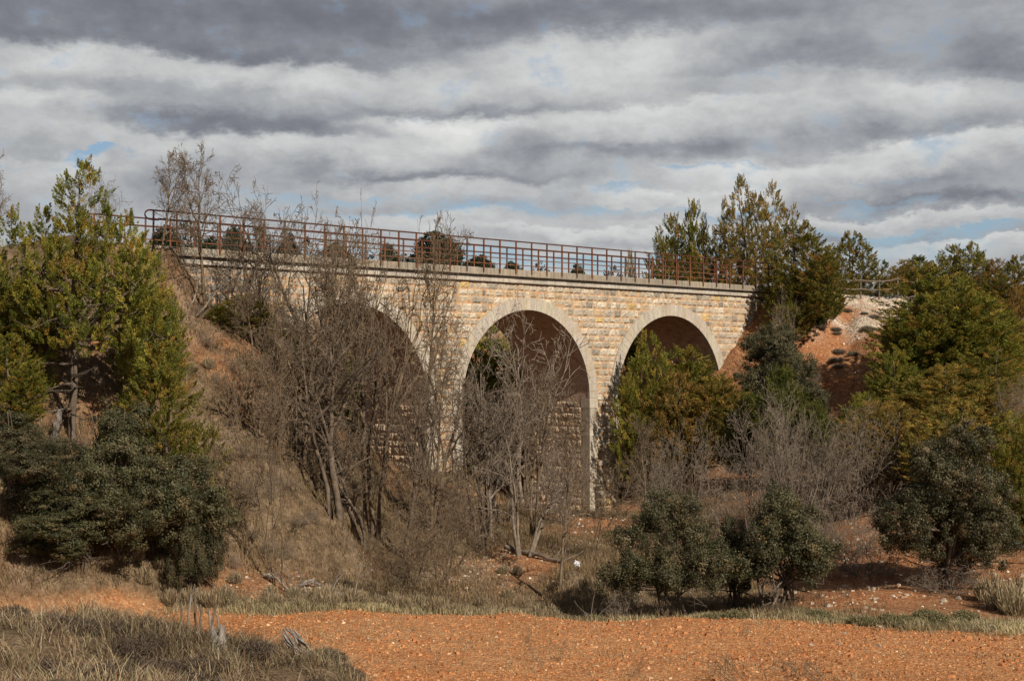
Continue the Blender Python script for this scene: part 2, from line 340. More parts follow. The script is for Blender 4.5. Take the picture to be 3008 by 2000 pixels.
def ground_mat():
    m, t, p, o = mat_new('ground_soil'); co = objco(t)
    sp = t.nodes.new('ShaderNodeSeparateColor'); t.links.new(tint(t), sp.inputs[0]); fm, bm, sm = sp.outputs[:3]
    n_big = noise(t, co, .45, 5, .6); n_med = noise(t, co, 3, 6, .65); n_fin = noise(t, co, 22, 6, .7)
    straw = ramp(t, n_med, [(.3,(.085,.056,.034)),(.5,(.155,.107,.063)),(.7,(.25,.18,.11))])
    straw = mixc(t, 1.0, straw, ramp(t, n_fin, [(.3,.6),(.7,1.3)]), 'MULTIPLY')
    red = ramp(t, n_med, [(.3,(.20,.075,.034)),(.5,(.30,.115,.048)),(.72,(.40,.20,.10))])
    vo = t.nodes.new('ShaderNodeTexVoronoi'); vo.inputs['Scale'].default_value = 14; t.links.new(co, vo.inputs['Vector'])
    vs = t.nodes.new('ShaderNodeSeparateColor'); t.links.new(vo.outputs['Color'], vs.inputs[0])
    st = ramp(t, mth(t, 'ADD', mth(t, 'MULTIPLY', vs.outputs[0], .7), mth(t, 'MULTIPLY', n_med, .3)), [(.3,(.24,.085,.034)),(.55,(.42,.18,.072)),(.8,(.56,.31,.15)),(.95,(.66,.48,.30))])
    red2 = mixc(t, .5, red, st)
    scr = ramp(t, vs.outputs[1], [(.2,(.28,.18,.11)),(.5,(.45,.36,.27)),(.85,(.60,.53,.43))])
    c = mixc(t, mth(t,'MULTIPLY',bm,.9), straw, red2); c = mixc(t, sm, c, scr)
    fld = mixc(t, .55, mixc(t, ramp(t, noise(t, co, .22, 6, .7), [(.40,.0),(.62,1.0)]), ramp(t, n_big, [(.3,(.34,.118,.040)),(.5,(.46,.190,.066)),(.7,(.51,.24,.088))]), (.50,.28,.135)), st)
    c = mixc(t, fm, c, fld)
    c = mixc(t, 1.0, c, ramp(t, n_fin, [(.25,.75),(.75,1.2)]), 'MULTIPLY')
    t.links.new(c, p.inputs['Base Color']); p.inputs['Roughness'].default_value = .97; p.inputs['Specular IOR Level'].default_value = .12
    hh = mth(t, 'ADD', noise(t, co, 9, 7, .7), mth(t, 'MULTIPLY', vo.outputs['Distance'], -.6)); bump(t, p, hh, .9, .06)
    return m
M['ground'] = ground_mat()
g = link('ground', mesh_np('ground', np.stack([GX.ravel(), GY.ravel(), GZ.ravel()], -1), FQ, M['ground'], gcol, True))
g['kind'] = 'structure'
# ------------------------------------------------------------------ viaduct
viad = empty('viaduct', W(0,0,0)); INV = Vector(W(0,0,0))
tag(viad, 'old stone railway viaduct with three round arches and rusty railings', 'bridge')
def vpart(name, me): o = link(name, me, viad); o.location = -INV; return o
def wall_mesh(t, flip, name, mat):
    ss = sorted(set([S0, S1]+[c+RAD*math.sin(a) for c in ARC for a in np.linspace(-math.pi/2, math.pi/2, 41)]))
    V, F = [], []
    for a, b in zip(ss[:-1], ss[1:]):
        mid = (a+b)/2; c = min(ARC, key=lambda q: abs(q-mid)); ins = abs(mid-c) < RAD
        za = SPR+math.sqrt(max(RAD**2-(a-c)**2, 0)) if ins else -3; zb = SPR+math.sqrt(max(RAD**2-(b-c)**2, 0)) if ins else -3
        i = len(V); V += [W(a,t,za), W(b,t,zb), W(b,t,CB), W(a,t,CB)]; F.append([i,i+1,i+2,i+3] if not flip else [i+3,i+2,i+1,i])
    return mesh_np(name, V, F, mat)
wl = vpart('masonry_wall', wall_mesh(0, False, 'masonry_wall', M['mortar']))
vpart('masonry_wall', wall_mesh(WID, True, 'masonry_wall', M['mortar']))
for c in ARC:      # vault + inner pier faces
    V, F = [], []; prof = [(c-RAD,-3),(c-RAD,SPR)]+[(c-RAD*math.cos(a), SPR+RAD*math.sin(a)) for a in np.linspace(0, math.pi, 49)[1:-1]]+[(c+RAD,SPR),(c+RAD,-3)]
    for s, z in prof: V += [W(s,0,z), W(s,WID,z)]
    F = [[2*i,2*i+1,2*i+3,2*i+2] for i in range(len(prof)-1)]
    vpart('vault', mesh_np('vault', V, F, M['vault']))
PAL = np.array([(.52,.47,.39),(.49,.44,.365),(.45,.405,.34),(.56,.505,.42),(.38,.345,.295),(.31,.285,.245),(.53,.42,.29),(.49,.375,.25),(.56,.42,.21),(.59,.54,.45),(.51,.44,.34)])
PW = np.array([3,3,3,2.2,1.5,.9,1.5,.9,.35,1.4,1.6]); PW = PW/PW.sum()
crs = []; z = CB-.02
while z > -3: hgt = random.choice([.24,.27,.29,.31,.33,.36]); crs.append((z-hgt, z)); z -= hgt
def blocks(fr, u0, u1, keep, jit=.02, rel=.03, dark=0.0, zmax=99, zmin=-3, lmin=.24, lmax=.66, nu=6, nz=4):
    """rock-faced stones in courses. fr(u,z,out)->point; keep(u,z)->(u,z) pushed outside openings or None"""
    V, F, CC = [], [], []
    for zi, (za, zb) in enumerate(crs):
        if zb > zmax or za < zmin: continue
        u = u0-random.random()*.3
        while u < u1:
            l = random.uniform(lmin, lmax)*(.75 if zb-za < .27 else 1)
            a, b = max(u, u0), min(u+l, u1); u += l
            if b-a < .1: continue
            g_ = .006+random.random()*.009; cs = [keep(x, y) for x, y in ((a,za),(b,za),(a,zb),(b,zb))]
            if all(k[2] for k in cs): continue
            col = PAL[rng.choice(len(PAL), p=PW)]*(.86+.28*random.random())*(1-dark*random.random())
            o0 = rel*(.35+random.random()); tx, tz = random.uniform(-.02,.02), random.uniform(-.025,.03); i0 = len(V)
            for j in range(nz+1):
                for i in range(nu+1):
                    fu, fz = i/nu, j/nz; e = i in (0,nu) or j in (0,nz)
                    x = a+g_+(b-a-2*g_)*fu; y = za+g_+(zb-za-2*g_)*fz
                    if e: x += random.uniform(-.008,.008); y += random.uniform(-.008,.008)
                    x, y, _ = keep(x, y)
                    out = -.004 if e else o0+tx*(fu-.5)*2+tz*(fz-.5)*2+random.uniform(-jit,jit)
                    V.append(fr(x, y, out)); CC.append(col)
            for j in range(nz):
                for i in range(nu):
                    q = i0+j*(nu+1)+i; F.append([q,q+1,q+nu+2,q+nu+1])
    return V, F, CC
def keep_arch(x, y):
    ins = False
    for c in ARC:
        d = x-c; r = RAD+RING-.02
        if y >= SPR:
            q = math.hypot(d, y-SPR)
            if q < r: ins = True; k = r/max(q, 1e-3); x = c+d*k; y = SPR+(y-SPR)*k
        else:
            rr = RAD+.36
            if abs(d) < rr: ins = True; x = c+math.copysign(rr, d)
    return x, min(y, CB-.005), ins
fr_front = lambda u, z, o: W(u, -o, z)
V, F, CC = blocks(fr_front, S0, S1, keep_arch, jit=.017, rel=.04)
CC = [c*np.array([.92,.875,.815]) for c in CC]
V = np.array([tuple(v) for v in V]); CC = np.array(CC)
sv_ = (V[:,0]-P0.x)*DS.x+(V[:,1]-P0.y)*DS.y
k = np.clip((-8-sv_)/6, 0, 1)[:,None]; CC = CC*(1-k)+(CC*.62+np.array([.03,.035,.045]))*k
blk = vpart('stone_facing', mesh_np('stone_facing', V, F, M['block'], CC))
allv, allf, allc = [], [], []
def nokeep(x, y): return x, y, False
for c in ARC:
    for sg in (-1, 1):
        fr = (lambda c, sg: (lambda u, z, o: W(c+sg*(RAD-o), u, z)))(c, sg)
        V, F, CC = blocks(fr, .42, WID-.42, nokeep, zmax=SPR)
        o = len(allv); allv += V; allf += [[i+o for i in (f if sg > 0 else f[::-1])] for f in F]; allc += [x*np.array([1.08,.92,.78]) for x in CC]
allv2 = np.array([tuple(v) for v in allv])
vpart('pier_facing', mesh_np('pier_facing', allv2, allf, M['block'], np.array(allc)))
# voussoirs and quoins, front and back
def wedge(V, F, CC, quad, t0, t1, tone, bev=.004):
    """quad: 4 (s,z) corners, extruded from t0 to t1, front face inset"""
    cx = sum(q[0] for q in quad)/4; cz = sum(q[1] for q in quad)/4; i = len(V)
    for s, z in quad: V.append(W(s, t1, z))
    for s, z in quad: V.append(W(s, t0+(bev if t0 < t1 else -bev), z))
    for s, z in quad:
        d = math.hypot(s-cx, z-cz); V.append(W(s+(cx-s)/d*bev, t0, z+(cz-z)/d*bev))
    for a, b in ((0,4),(4,8)):
        for j in range(4): F.append([i+a+j, i+a+(j+1)%4, i+b+(j+1)%4, i+b+j])
    F.append([i+8,i+9,i+10,i+11]); CC.extend([tone]*12)
for c in ARC:
    for t0, t1 in ((-.10, .42), (WID+.06, WID-.40)):
        V, F, CC = [], [], []; n = 41; gap = .003
        for i in range(n):
            a0 = math.pi*i/n+gap/RAD; a1 = math.pi*(i+1)/n-gap/RAD; r0, r1 = RAD-.01, RAD+RING
            q = [(c-r0*math.cos(a0),SPR+r0*math.sin(a0)),(c-r1*math.cos(a0),SPR+r1*math.sin(a0)),(c-r1*math.cos(a1),SPR+r1*math.sin(a1)),(c-r0*math.cos(a1),SPR+r0*math.sin(a1))]
            tn = random.uniform(.92,1.06); wedge(V, F, CC, q, t0, .03 if t1 < 1 else WID-.03, np.array([tn,tn*random.uniform(.95,1),tn*random.uniform(.88,1)]))
        vpart('arch_ring', mesh_np('arch_ring', V, F, M['ashlar'], np.array(CC)))
        for sg in (-1, 1):
            V, F, CC = [], [], []; z = SPR; kq = 0
            while z > -3:
                hh = random.uniform(.42,.62); w_ = RING if kq%2 == 0 else .36; kq += 1
                a, b = c+sg*(RAD-.01), c+sg*(RAD+w_); q = [(a,z-hh+.008),(b,z-hh+.008),(b,z-.004),(a,z-.004)]
                if sg > 0: q = q[::-1]
                tn = random.uniform(.82,1.08); wedge(V, F, CC, q, t0, t1 if kq%2 else (t1-.12 if t1 < 1 else t1+.12), np.array([tn,tn*.98,tn*.94])); z -= hh
            vpart('corner_stones', mesh_np('corner_stones', V, F, M['ashlar'], np.array(CC)))
# rubble footing right of the centre pier
mb = MB(); mb.box(W(0,0,0), DS, DT, UZ, (4.2,-.55,-3), (8.6,-.06,.78)); vpart('footing', mb.mesh('footing', M['mortar']))
V, F, CC = blocks(lambda u, z, o: W(u, -.56-o, z), 4.2, 8.6, nokeep, rel=.09, jit=.05, zmax=1.0)
vpart('footing_stones', mesh_np('footing_stones', np.array([tuple(v) for v in V]), F, M['block'], np.array(CC)*np.array([.72,.66,.58])))
V, F, CC = blocks(lambda u, z, o: W(4.19-o, -u, z), .06, .55, nokeep, rel=.06, jit=.03, zmax=1.0)
vpart('footing_stones', mesh_np('footing_stones', np.array([tuple(v) for v in V]), F, M['block'], np.array(CC)*.8))
# cornice course and deck slabs, in separate lengths
def course(name, s0, s1, t0, t1, z0, z1, mat, lo, hi, jt=.006, dark=1.0):
    V, F, CC = [], [], []; s = s0
    while s < s1:
        l = min(random.uniform(lo, hi), s1-s); jz, jo = random.uniform(-jt, jt), random.uniform(-jt, jt); nseg = max(2, int(l/.22))
        tn = random.uniform(.85, 1.1)*dark; i0 = len(V)
        for i in range(nseg+1):
            x = s+.004+(l-.008)*i/nseg; r1, r2 = random.uniform(-jt, jt)*.7, random.uniform(-jt, jt)*.7
            for (t, z) in ((t0+jo+.015,z0),(t0+jo+r2,z0+.02+r1),(t0+jo+r2,z1+jz-.02),(t0+jo+.02,z1+jz+r1),(t1,z1+jz),(t1,z0)): V.append(W(x,t,z)); CC.append((tn,tn,tn))
        for i in range(nseg):
            for j in range(6): F.append([i0+i*6+j, i0+i*6+(j+1)%6, i0+(i+1)*6+(j+1)%6, i0+(i+1)*6+j][::-1])
        for e in (0, nseg):
            b = i0+e*6; q = [[b,b+1,b+2,b+5],[b+2,b+3,b+4,b+5]]; F += q if e else [x[::-1] for x in q]
        s += l
    vpart(name, mesh_np(name, V, F, mat, np.array(CC)))
SR = 16.75
course('cornice', S0, SR+.15, -.13, 1.2, CB, CB+.235, M['ashlar'], .5, 1.1)
course('cornice', S0, SR+.15, WID+.13, WID-1.2, CB, CB+.235, M['ashlar'], .5, 1.1)
course('deck_slab', S0-.6, SR, -.27, 2.0, CB+.25, DECK, M['slab'], 1.6, 2.6, .006)
course('deck_slab', S0-.6, SR, WID+.27, 2.005, CB+.25, DECK, M['slab'], 1.6, 2.6, .006)
# end blocks of the parapet slab behind the juniper
course('deck_slab', SR+.01, S1+.3, -.12, 3.9, CB+.25, DECK, M['slab'], .5, .6, .01, .8)
# railings
def sx_(x): return (247080.0/(5800-x)-58)/.697
fp = [434.5,503,568.5,630.6,699.9,760.3,820.7]+list(np.linspace(820.7,1306.8,10))[1:-1]+[1306.8,1356.5,1405.5,1453.1,1500.4,1546.2,1591.3,1635.7,1679.8]+list(np.linspace(1679.8,1931.4,7))[1:-1]+[1931.4,1971.7,2011.4,2050.9,2090.4,2128.9,2167.4,2205.4,2242.5]
# interpolate missing ones evenly in s
S_front = [sx_(x) for x in fp]
i1, i2 = 6, 15; S_front[i1:i2+1] = list(np.linspace(S_front[i1], S_front[i2], i2-i1+1))
i1, i2 = 23, 29; S_front[i1:i2+1] = list(np.linspace(S_front[i1], S_front[i2], i2-i1+1))
HT = 1.16
def bar(mb, s0, s1, t, z, w, h, wob=0.0):
    mb.box(W(0,t,z), DS, DT, UZ, (s0,-w/2,-h/2), (s1,w/2,h/2))
def railing(S, t, label, ends):
    r = link('railing', None, viad) if False else None
    mb = MB(); s0, s1 = S[0], S[-1]; a, b = ends
    # top handrail as the part itself: round tube, loop at the left end
    rr = .122*HT; cz = DECK+HT-rr*1.1
    pts = [W(b, t, DECK+HT-.03)]
    for s in np.linspace(b, a, 20)[1:]: pts.append(W(s, t, DECK+HT-.03+random.uniform(-.004,.004)))
    for q in np.linspace(0, math.pi, 9)[1:]: pts.append(W(a-.15*math.sin(q)*1.3, t, DECK+HT-.03-.15*(1-math.cos(q))))
    pts.append(W(a+.3, t, DECK+HT-.33))
    mb.tube(pts, .028, 7); top = mb.mesh('handrail', M['rust_dark'], True); par = vpart('railing', top)
    if t > 1: par['label'] = 'rusty railing along the far edge of the deck'
    for fz, w, h, m_ in ((.745,.045,.055,'rust_dark'),(.36,.03,.035,'rust')):
        q = MB(); bar(q, a+.3 if fz > .7 else s0, b, t, DECK+HT*fz, w, h); ch = q.build('crossbar', M[m_], par)
    for s in S:
        q = MB(); jt_ = random.uniform(-.01,.01)
        q.box(W(s,t,DECK), DS, DT, UZ, (-.030,-.012,-.10), (.030,.0,HT-.055)); q.box(W(s,t,DECK), DS, DT, UZ, (-.007,.002,-.10), (.007,.052,HT-.055))
        if t < 1:
            i0 = len(q.v); q.v += [W(s-.030,t-.012,DECK-.10), W(s+.030,t-.012,DECK-.10), W(s+.012,t-.012,DECK-.20), W(s-.004,t-.012,DECK-.20),
                                   W(s-.030,t,DECK-.10), W(s+.030,t,DECK-.10), W(s+.012,t,DECK-.20), W(s-.004,t,DECK-.20)]
            q.f += [[i0,i0+3,i0+2,i0+1],[i0+4,i0+5,i0+6,i0+7],[i0,i0+4,i0+7,i0+3],[i0+1,i0+2,i0+6,i0+5],[i0+3,i0+7,i0+6,i0+2]]
        q.build('post', M['rust'], par)
railing(S_front, -.30, '', (S_front[0]-.12, S_front[-1]+.35))
S_back = list(np.arange(16.24, -18.6, -.95))[::-1]
railing(S_back, 2.1, '', (S_back[0]-.4, 16.24))
# ------------------------------------------------------------------ plant generators (each makes real leaf / twig geometry)
def quads(c, u, v):
    """rhombus leaves: centre c, half axes u (long), v (short)"""
    n = len(c); V = np.stack([c-u, c+v, c+u, c-v], 1).reshape(-1, 3); F = np.arange(4*n).reshape(n, 4); return V, F
def unit(a): return a/np.maximum(np.linalg.norm(a, axis=-1, keepdims=True), 1e-9)
def pick(r, pal, w, n): return np.array(pal)[r.choice(len(pal), p=np.array(w)/sum(w), size=n)]
JUN = [(.058,.070,.018),(.078,.084,.022),(.100,.098,.028),(.044,.056,.017),(.125,.108,.032),(.130,.088,.032)]
JUN = [tuple(np.array(c)*np.array([2.85,2.45,1.4])) for c in JUN]
JUNW = [3,3.5,2.6,1.6,1.4,.8]
BROWN = [(.105,.082,.030),(.140,.096,.036),(.082,.076,.025),(.170,.110,.045),(.065,.064,.022)]; BROWN = [tuple(np.array(c)*np.array([2.35,2.15,1.35])) for c in BROWN]; BROWNW = [3,3,2,1.6,1.4]
DARK = [(.026,.036,.014),(.036,.046,.017),(.050,.056,.022)]; DARKW = [3,3,2]
GREEN = [(.060,.090,.020),(.082,.112,.026),(.045,.070,.018),(.105,.120,.035)]; GREEN = [tuple(np.array(c)*np.array([1.9,1.4,1.15])) for c in GREEN]; GREENW = [3,3,2,1]
OAK = [(.060,.068,.042),(.080,.086,.056),(.105,.108,.075),(.045,.054,.034),(.125,.110,.070),(.15,.135,.10)]; OAK = [tuple(np.array(c)*np.array([1.35,1.18,.82])) for c in OAK]; OAKW = [3,3,2.4,1.8,1.4,.8]
def lobed(seed, lobes, nclump, nleaf, leaf, pal, palw, kind, clr=.30, hang=0.0, inner=.12):
    """lobes: (x, y, z0, z1, r) upright masses; con = feathery plumes, oak = small knobbly leaf bunches"""
    r = np.random.default_rng(seed); lobes = np.array(lobes, float)
    area = lobes[:,4]*(lobes[:,3]-lobes[:,2]); pick_ = r.choice(len(lobes), p=area/area.sum(), size=nclump)
    L = lobes[pick_]; f = r.random(nclump)**(.9 if kind == 'con' else 1); ang = r.random(nclump)*2*np.pi
    if kind == 'con': prof = np.minimum(1, (1-f)*3.0+.16)**.85*np.minimum(1, f*2.6+.45)
    else: prof = np.sqrt(np.clip(1-(2*f-1)**2, 0.02, 1))
    fr = np.where(r.random(nclump) < inner, r.random(nclump)*.8, .74+.34*r.random(nclump)); rad = L[:,4]*prof*fr
    c = np.stack([L[:,0]+rad*np.cos(ang), L[:,1]+rad*np.sin(ang), L[:,2]+(L[:,3]-L[:,2])*f], -1)
    if kind == 'con':
        o = unit(np.stack([np.cos(ang)*prof*.9, np.sin(ang)*prof*.9, .55+.7*f], -1)+r.normal(0,.28,(nclump,3)))
        ln = clr*(.7+1.1*r.random(nclump)); k = np.repeat(np.arange(nclump), nleaf); n = len(k)
        ax_ = r.random(n)**1.15; wd = ln[k]*.30*(1-ax_)**.7*(.35+.65*np.minimum(1, ax_*4))
        rnd = unit(r.normal(0,1,(n,3))); rnd = unit(rnd-o[k]*(rnd*o[k]).sum(1,keepdims=True))
        p = c[k]+o[k]*(ax_*ln[k]-.35*ln[k])[:,None]+rnd*(wd*np.sqrt(r.random(n)))[:,None]
        u = unit(o[k]*.9+rnd*.65+r.normal(0,.25,(n,3)))*leaf*(.55+.8*r.random((n,1))); v = unit(np.cross(u, r.normal(0,1,(n,3))))*leaf*.30
    else:
        o = unit(np.stack([np.cos(ang)*prof, np.sin(ang)*prof, (f-.5)*2], -1)); k = np.repeat(np.arange(nclump), nleaf); n = len(k)
        q = unit(r.normal(0,1,(n,3))+o[k]*.35); sz = clr*(.55+.75*r.random(nclump))
        p = c[k]+q*(sz[k]*np.where(r.random(n) < .25, 1.0+.8*r.random(n), r.random(n)**.4))[:,None]*np.array([1,1,.78])
        nn = unit(q+o[k]*.5+r.normal(0,.55,(n,3))); u = unit(np.cross(nn, r.normal(0,1,(n,3))))*leaf*(.6+.7*r.random((n,1))); v = unit(np.cross(nn, u))*leaf*.58
    p[:,2] -= hang*r.random(n)**2
    ccol = pick(r, pal, palw, nclump)*(.75+.5*r.random((nclump,1)))
    V, F = quads(p, u, v); col = np.repeat(ccol[k]*(.72+.56*r.random((n,1))), 4, axis=0)
    return V, F, col
def wob_path(r, a, b, n, amp):
    a, b = Vector(a), Vector(b); pts = []; off = Vector((0,0,0))
    for i in range(n+1):
        f = i/n; off += Vector((r.uniform(-1,1), r.uniform(-1,1), r.uniform(-.5,.5)))*amp*(b-a).length/n
        pts.append(a.lerp(b, f)+off*(1-.3*f))
    return pts
def limbs(seed, lobes, r0, stems=1, lo=2, hi=5, base_sp=.0, dead=0, dead_z=(1,3), dead_l=2.0, sub=5):
    """trunk with a limb into each lobe, short side branches, and optional dead low branches"""
    r = random.Random(seed); mb = MB(); zt = max(l[3] for l in lobes); big = max(lobes, key=lambda l: l[3])
    for st in range(stems):
        bx, by = r.uniform(-1,1)*base_sp, r.uniform(-1,1)*base_sp; top = Vector((big[0]+r.uniform(-.3,.3)*stems, big[1], big[3]*.93))
        tr = wob_path(r, (bx,by,-.5), top, 12, .10); rr = r0*r.uniform(.75,1)/math.sqrt(stems)
        mb.tube(tr, [rr*(1-.85*i/12)*(1.35 if i == 0 else 1) for i in range(13)], 8)
        for l in lobes[:26][st::stems]:
            i0 = r.randint(lo, hi); p0 = tr[i0]; p1 = Vector((l[0], l[1], l[2]+(l[3]-l[2])*.55))
            if (p1-p0).length < .3: continue
            pth = wob_path(r, p0, p1, 6, .16); mb.tube(pth, [rr*.55*(1-.8*i/6) for i in range(7)], 6)
            for q in range(sub):
                b0 = pth[r.randint(2,6)]; d = Vector((r.uniform(-1,1), r.uniform(-1,1), r.uniform(-.2,1))).normalized()*l[4]*r.uniform(.5,1.0)
                mb.tube(wob_path(r, b0, b0+d, 4, .2), [rr*.2*(1-.8*i/4) for i in range(5)], 4)
    for q in range(dead):
        zz = r.uniform(*dead_z); a = r.uniform(0, 2*math.pi); f = max(0, min(1, (zz+.5)/(big[3]+.5))); p0 = Vector((big[0]*f*.3, big[1]*f*.3, zz))
        ln = dead_l*r.uniform(.5,1.1); p1 = p0+Vector((math.cos(a)*ln, math.sin(a)*ln, r.uniform(-.35,.35)*ln))
        pth = wob_path(r, p0, p1, 6, .3); mb.tube(pth, [r0*.24*(1-.8*i/6) for i in range(7)], 5)
        for w in range(7):
            b0 = pth[r.randint(2,6)]; d = Vector((r.uniform(-1,1), r.uniform(-1,1), r.uniform(-.7,.6))).normalized()*ln*r.uniform(.15,.45)
            mb.tube(wob_path(r, b0, b0+d, 3, .4), [r0*.07*(1-.7*i/3) for i in range(4)], 3)
    return mb
def bare(seed, height, stems=1, spread=.3, gnarl=.16, lv=4, r0=.09, kids=(9,7,6,4), up=.13, base_sp=.25, first=.25, twig=.0105):
    r = random.Random(seed); tk, tw = MB(), MB()
    def grow(p, d, ln, rad, level):
        n = (9,7,5,4,3)[level]; pts = [p.copy()]; dd = d.normalized()
        for i in range(n):
            dd = (dd+Vector((r.uniform(-1,1), r.uniform(-1,1), r.uniform(-1,1)))*gnarl*(1+.35*level)+Vector((0,0,up*(.25 if level else .1)))).normalized()
            p = p+dd*(ln/n); pts.append(p.copy())
        r1 = max(rad*(.22 if level < 3 else .6), twig*.55); k = (8,6,4,3,3)[level]
        (tk if level < 2 else tw).tube(pts, [rad+(r1-rad)*(i/n)**.8 for i in range(n+1)], k, level < 2)
        if level+1 >= lv+1: return
        nk = kids[level] if level < len(kids) else 0
        for q in range(nk):
            f = first+(1-first)*((q+r.random())/nk) if level == 0 else .22+.78*((q+r.random())/nk)
            x = f*n; i = min(int(x), n-1); b0 = pts[i].lerp(pts[i+1], x-i); t = (pts[i+1]-pts[i]).normalized()
            a = Vector((r.uniform(-1,1), r.uniform(-1,1), r.uniform(-1,1))); a = (a-t*a.dot(t)).normalized()
            an = r.uniform(.5,1.15) if level else r.uniform(.45,1.05)
            nd = t*math.cos(an)+a*math.sin(an)
            cl = ln*r.uniform(.42,.72)*(1.1-.55*f); cr = max((rad+(r1-rad)*f)*r.uniform(.5,.72), twig*.8)
            grow(b0, nd, cl, cr, level+1)
    for s in range(stems):
        a = r.uniform(0, 2*math.pi); sp = spread*r.uniform(.4,1)
        grow(Vector((math.cos(a)*base_sp*r.random(), math.sin(a)*base_sp*r.random(), -.3)), Vector((math.cos(a)*sp, math.sin(a)*sp, 1)), height*r.uniform(.72,1), r0*r.uniform(.6,1), 0)
    return tk, tw
def copy_tree(src):
    c = src.copy(); C.objects.link(c)
    for ch in list(src.children):
        d = ch.copy(); C.objects.link(d); d.parent = c
        for g2 in list(ch.children):
            e = g2.copy(); C.objects.link(e); e.parent = d
    return c
PROTO = {}
def proto_leafy(key, kname, seed, lobes, nclump, nleaf, leaf, pal, palw, kind, r0, **kw):
    lk = {k: kw.pop(k) for k in ('clr','hang','inner') if k in kw}
    V, F, col = lobed(seed, lobes, nclump, nleaf, leaf, pal, palw, kind, **lk)
    cm = mesh_np('crown', V, F, M['leaf'], col); tm = limbs(seed, lobes, r0, **kw).mesh('trunk', M['bark'], True)
    PROTO[key] = dict(name=kname, parts=[('trunk', tm), ('crown', cm)], h=float(np.percentile(V[:,2], 99.8)), w=float(np.percentile(V[:,0], 98.5)-np.percentile(V[:,0], 1.5)), used=None)
def proto_bare(key, kname, mat='bare', **kw):
    tk, tw = bare(**kw); V = np.array([v[:] for v in tw.v] if tw.v else [v[:] for v in tk.v])
    parts = [('trunk', tk.mesh('trunk', M[mat], True)), ('twigs', tw.mesh('twigs', M[mat]))]
    if kw.get('lv', 4) <= 2:
        o_ = len(tk.v); tk.v += tw.v; tk.f += [[i+o_ for i in f] for f in tw.f]; parts = [('trunk' if key == 'snag' else 'stems', tk.mesh('trunk', M[mat], True))]
    PROTO[key] = dict(name=kname, parts=parts, h=float(np.percentile(V[:,2], 98.5)), w=float(np.percentile(V[:,0],99)-np.percentile(V[:,0],1)), used=None)
def put(key, dx, Y, ytop, label, cat, group=None, wD=None, rz=None, base=None, dxb=None, lean=None):
    """plant at depth Y metres whose top reaches the picture height ytop; stands on the ground there"""
    P = PROTO[key]; p = at(dx, ytop, Y); z0 = h1(p.x, Y) if base is None else base
    hgt = max(p.z-z0, .3); sz_ = hgt/P['h']; sxy = (wD/3275*Y)/P['w'] if wD else sz_
    if P['used'] is None:
        o = empty(P['name']); P['used'] = o
        for nm, me in P['parts']: link(nm, me, o)
    else: o = copy_tree(P['used'])
    o.location = (p.x, Y, z0); o.scale = (sxy, sxy, sz_)
    o.rotation_euler = (0, lean or 0, random.uniform(0, 6.28) if rz is None else rz)
    for k in ('label','category','group'):
        if k in o: del o[k]
    return tag(o, label, cat, group)
rr_ = random.Random(11)
def jun_lobes(H_, Wd, n, low=.08, seed=0):
    q = random.Random(seed); out = [(0,0,low*H_,H_,Wd*.30),(q.uniform(-.1,.1)*Wd,q.uniform(-.1,.1)*Wd,low*H_,H_*q.uniform(.86,.95),Wd*.26)]
    for i in range(n):
        a = q.uniform(0,2*math.pi); d = Wd*q.uniform(.14,.34); hh = H_*q.uniform(.52,.92)*(1-.25*d/Wd)
        out.append((math.cos(a)*d, math.sin(a)*d, low*H_*q.uniform(.6,2.2), hh, Wd*q.uniform(.15,.25)))
    return out
# big ragged left juniper, open at the base with dead branches
LJ = [(0.3,0,5.6,9.6,1.0),(.1,.2,3.6,8.0,1.0),(-1.2,.2,3.4,8.0,.85),(-2.2,-.2,3.6,7.9,.8),(1.3,-.1,3.2,8.1,.62),(2.0,.2,2.8,7.8,.75),(-.6,-.6,3.2,6.8,1.1),
      (2.7,0,2.2,6.6,.8),(-2.9,.3,2.0,6.4,.85),(3.3,-.3,1.4,5.2,.8),(-1.6,.8,1.6,5.2,.9),(1.9,.8,2.4,5.6,1.0),(.8,-.9,2.8,6.0,1.0),(-3.5,0,.8,4.2,.8),(3.0,.9,1.0,3.8,.7),(2.4,-.9,3.2,6.9,.7)]
proto_leafy('jun_left', 'juniper', 3, LJ, 1800, 105, .046, JUN, JUNW, 'con', .19, clr=.36, inner=.3, dead=16, dead_z=(.8,4.4), dead_l=2.2, sub=7, lo=5, hi=8)
for i, (pal, pw, hh, ww, n) in enumerate([(JUN,JUNW,6.5,4.2,7),(BROWN,BROWNW,6.0,4.4,8),(JUN,JUNW,7.5,3.6,5),(GREEN,GREENW,5.0,3.0,5)]):
    proto_leafy('jun%d'%i, 'juniper', 20+i, jun_lobes(hh, ww, n, seed=i+40), 950, 85, .047, pal, pw, 'con', .14, clr=.34, stems=2, base_sp=.15, dead=4, dead_z=(.3,1.4), dead_l=1.3)
# slim green juniper-cypress shapes and the sparse brown tall one
proto_leafy('jun_slim', 'juniper', 31, [(0,0,.2,7,.85),(.4,.1,.3,5,.6),(-.4,0,.2,4.6,.6)], 420, 80, .047, GREEN, GREENW, 'con', .12, clr=.32)
proto_leafy('jun_sparse', 'juniper', 33, [(-1.2,0,2.2,8.7,.85),(1.1,0,2.0,8.3,.9),(0,.3,1.2,7.7,1.15),(2.0,.2,1.6,6.8,.75),(-1.9,.2,1.0,6.6,.85),(.3,-.5,.5,6.4,1.3),(1.4,.6,.4,5,1.1),(-1.2,-.5,.4,5.4,1.1),(2.6,0,4.4,6.9,.4),(-2.4,0,3,7.2,.4)], 1500, 80, .05, BROWN, BROWNW, 'con', .2, clr=.36, stems=2, base_sp=.2, sub=9)
def ball(x, y, z, r, f=1.0): return (x, y, z-r*f, z+r*f, r)
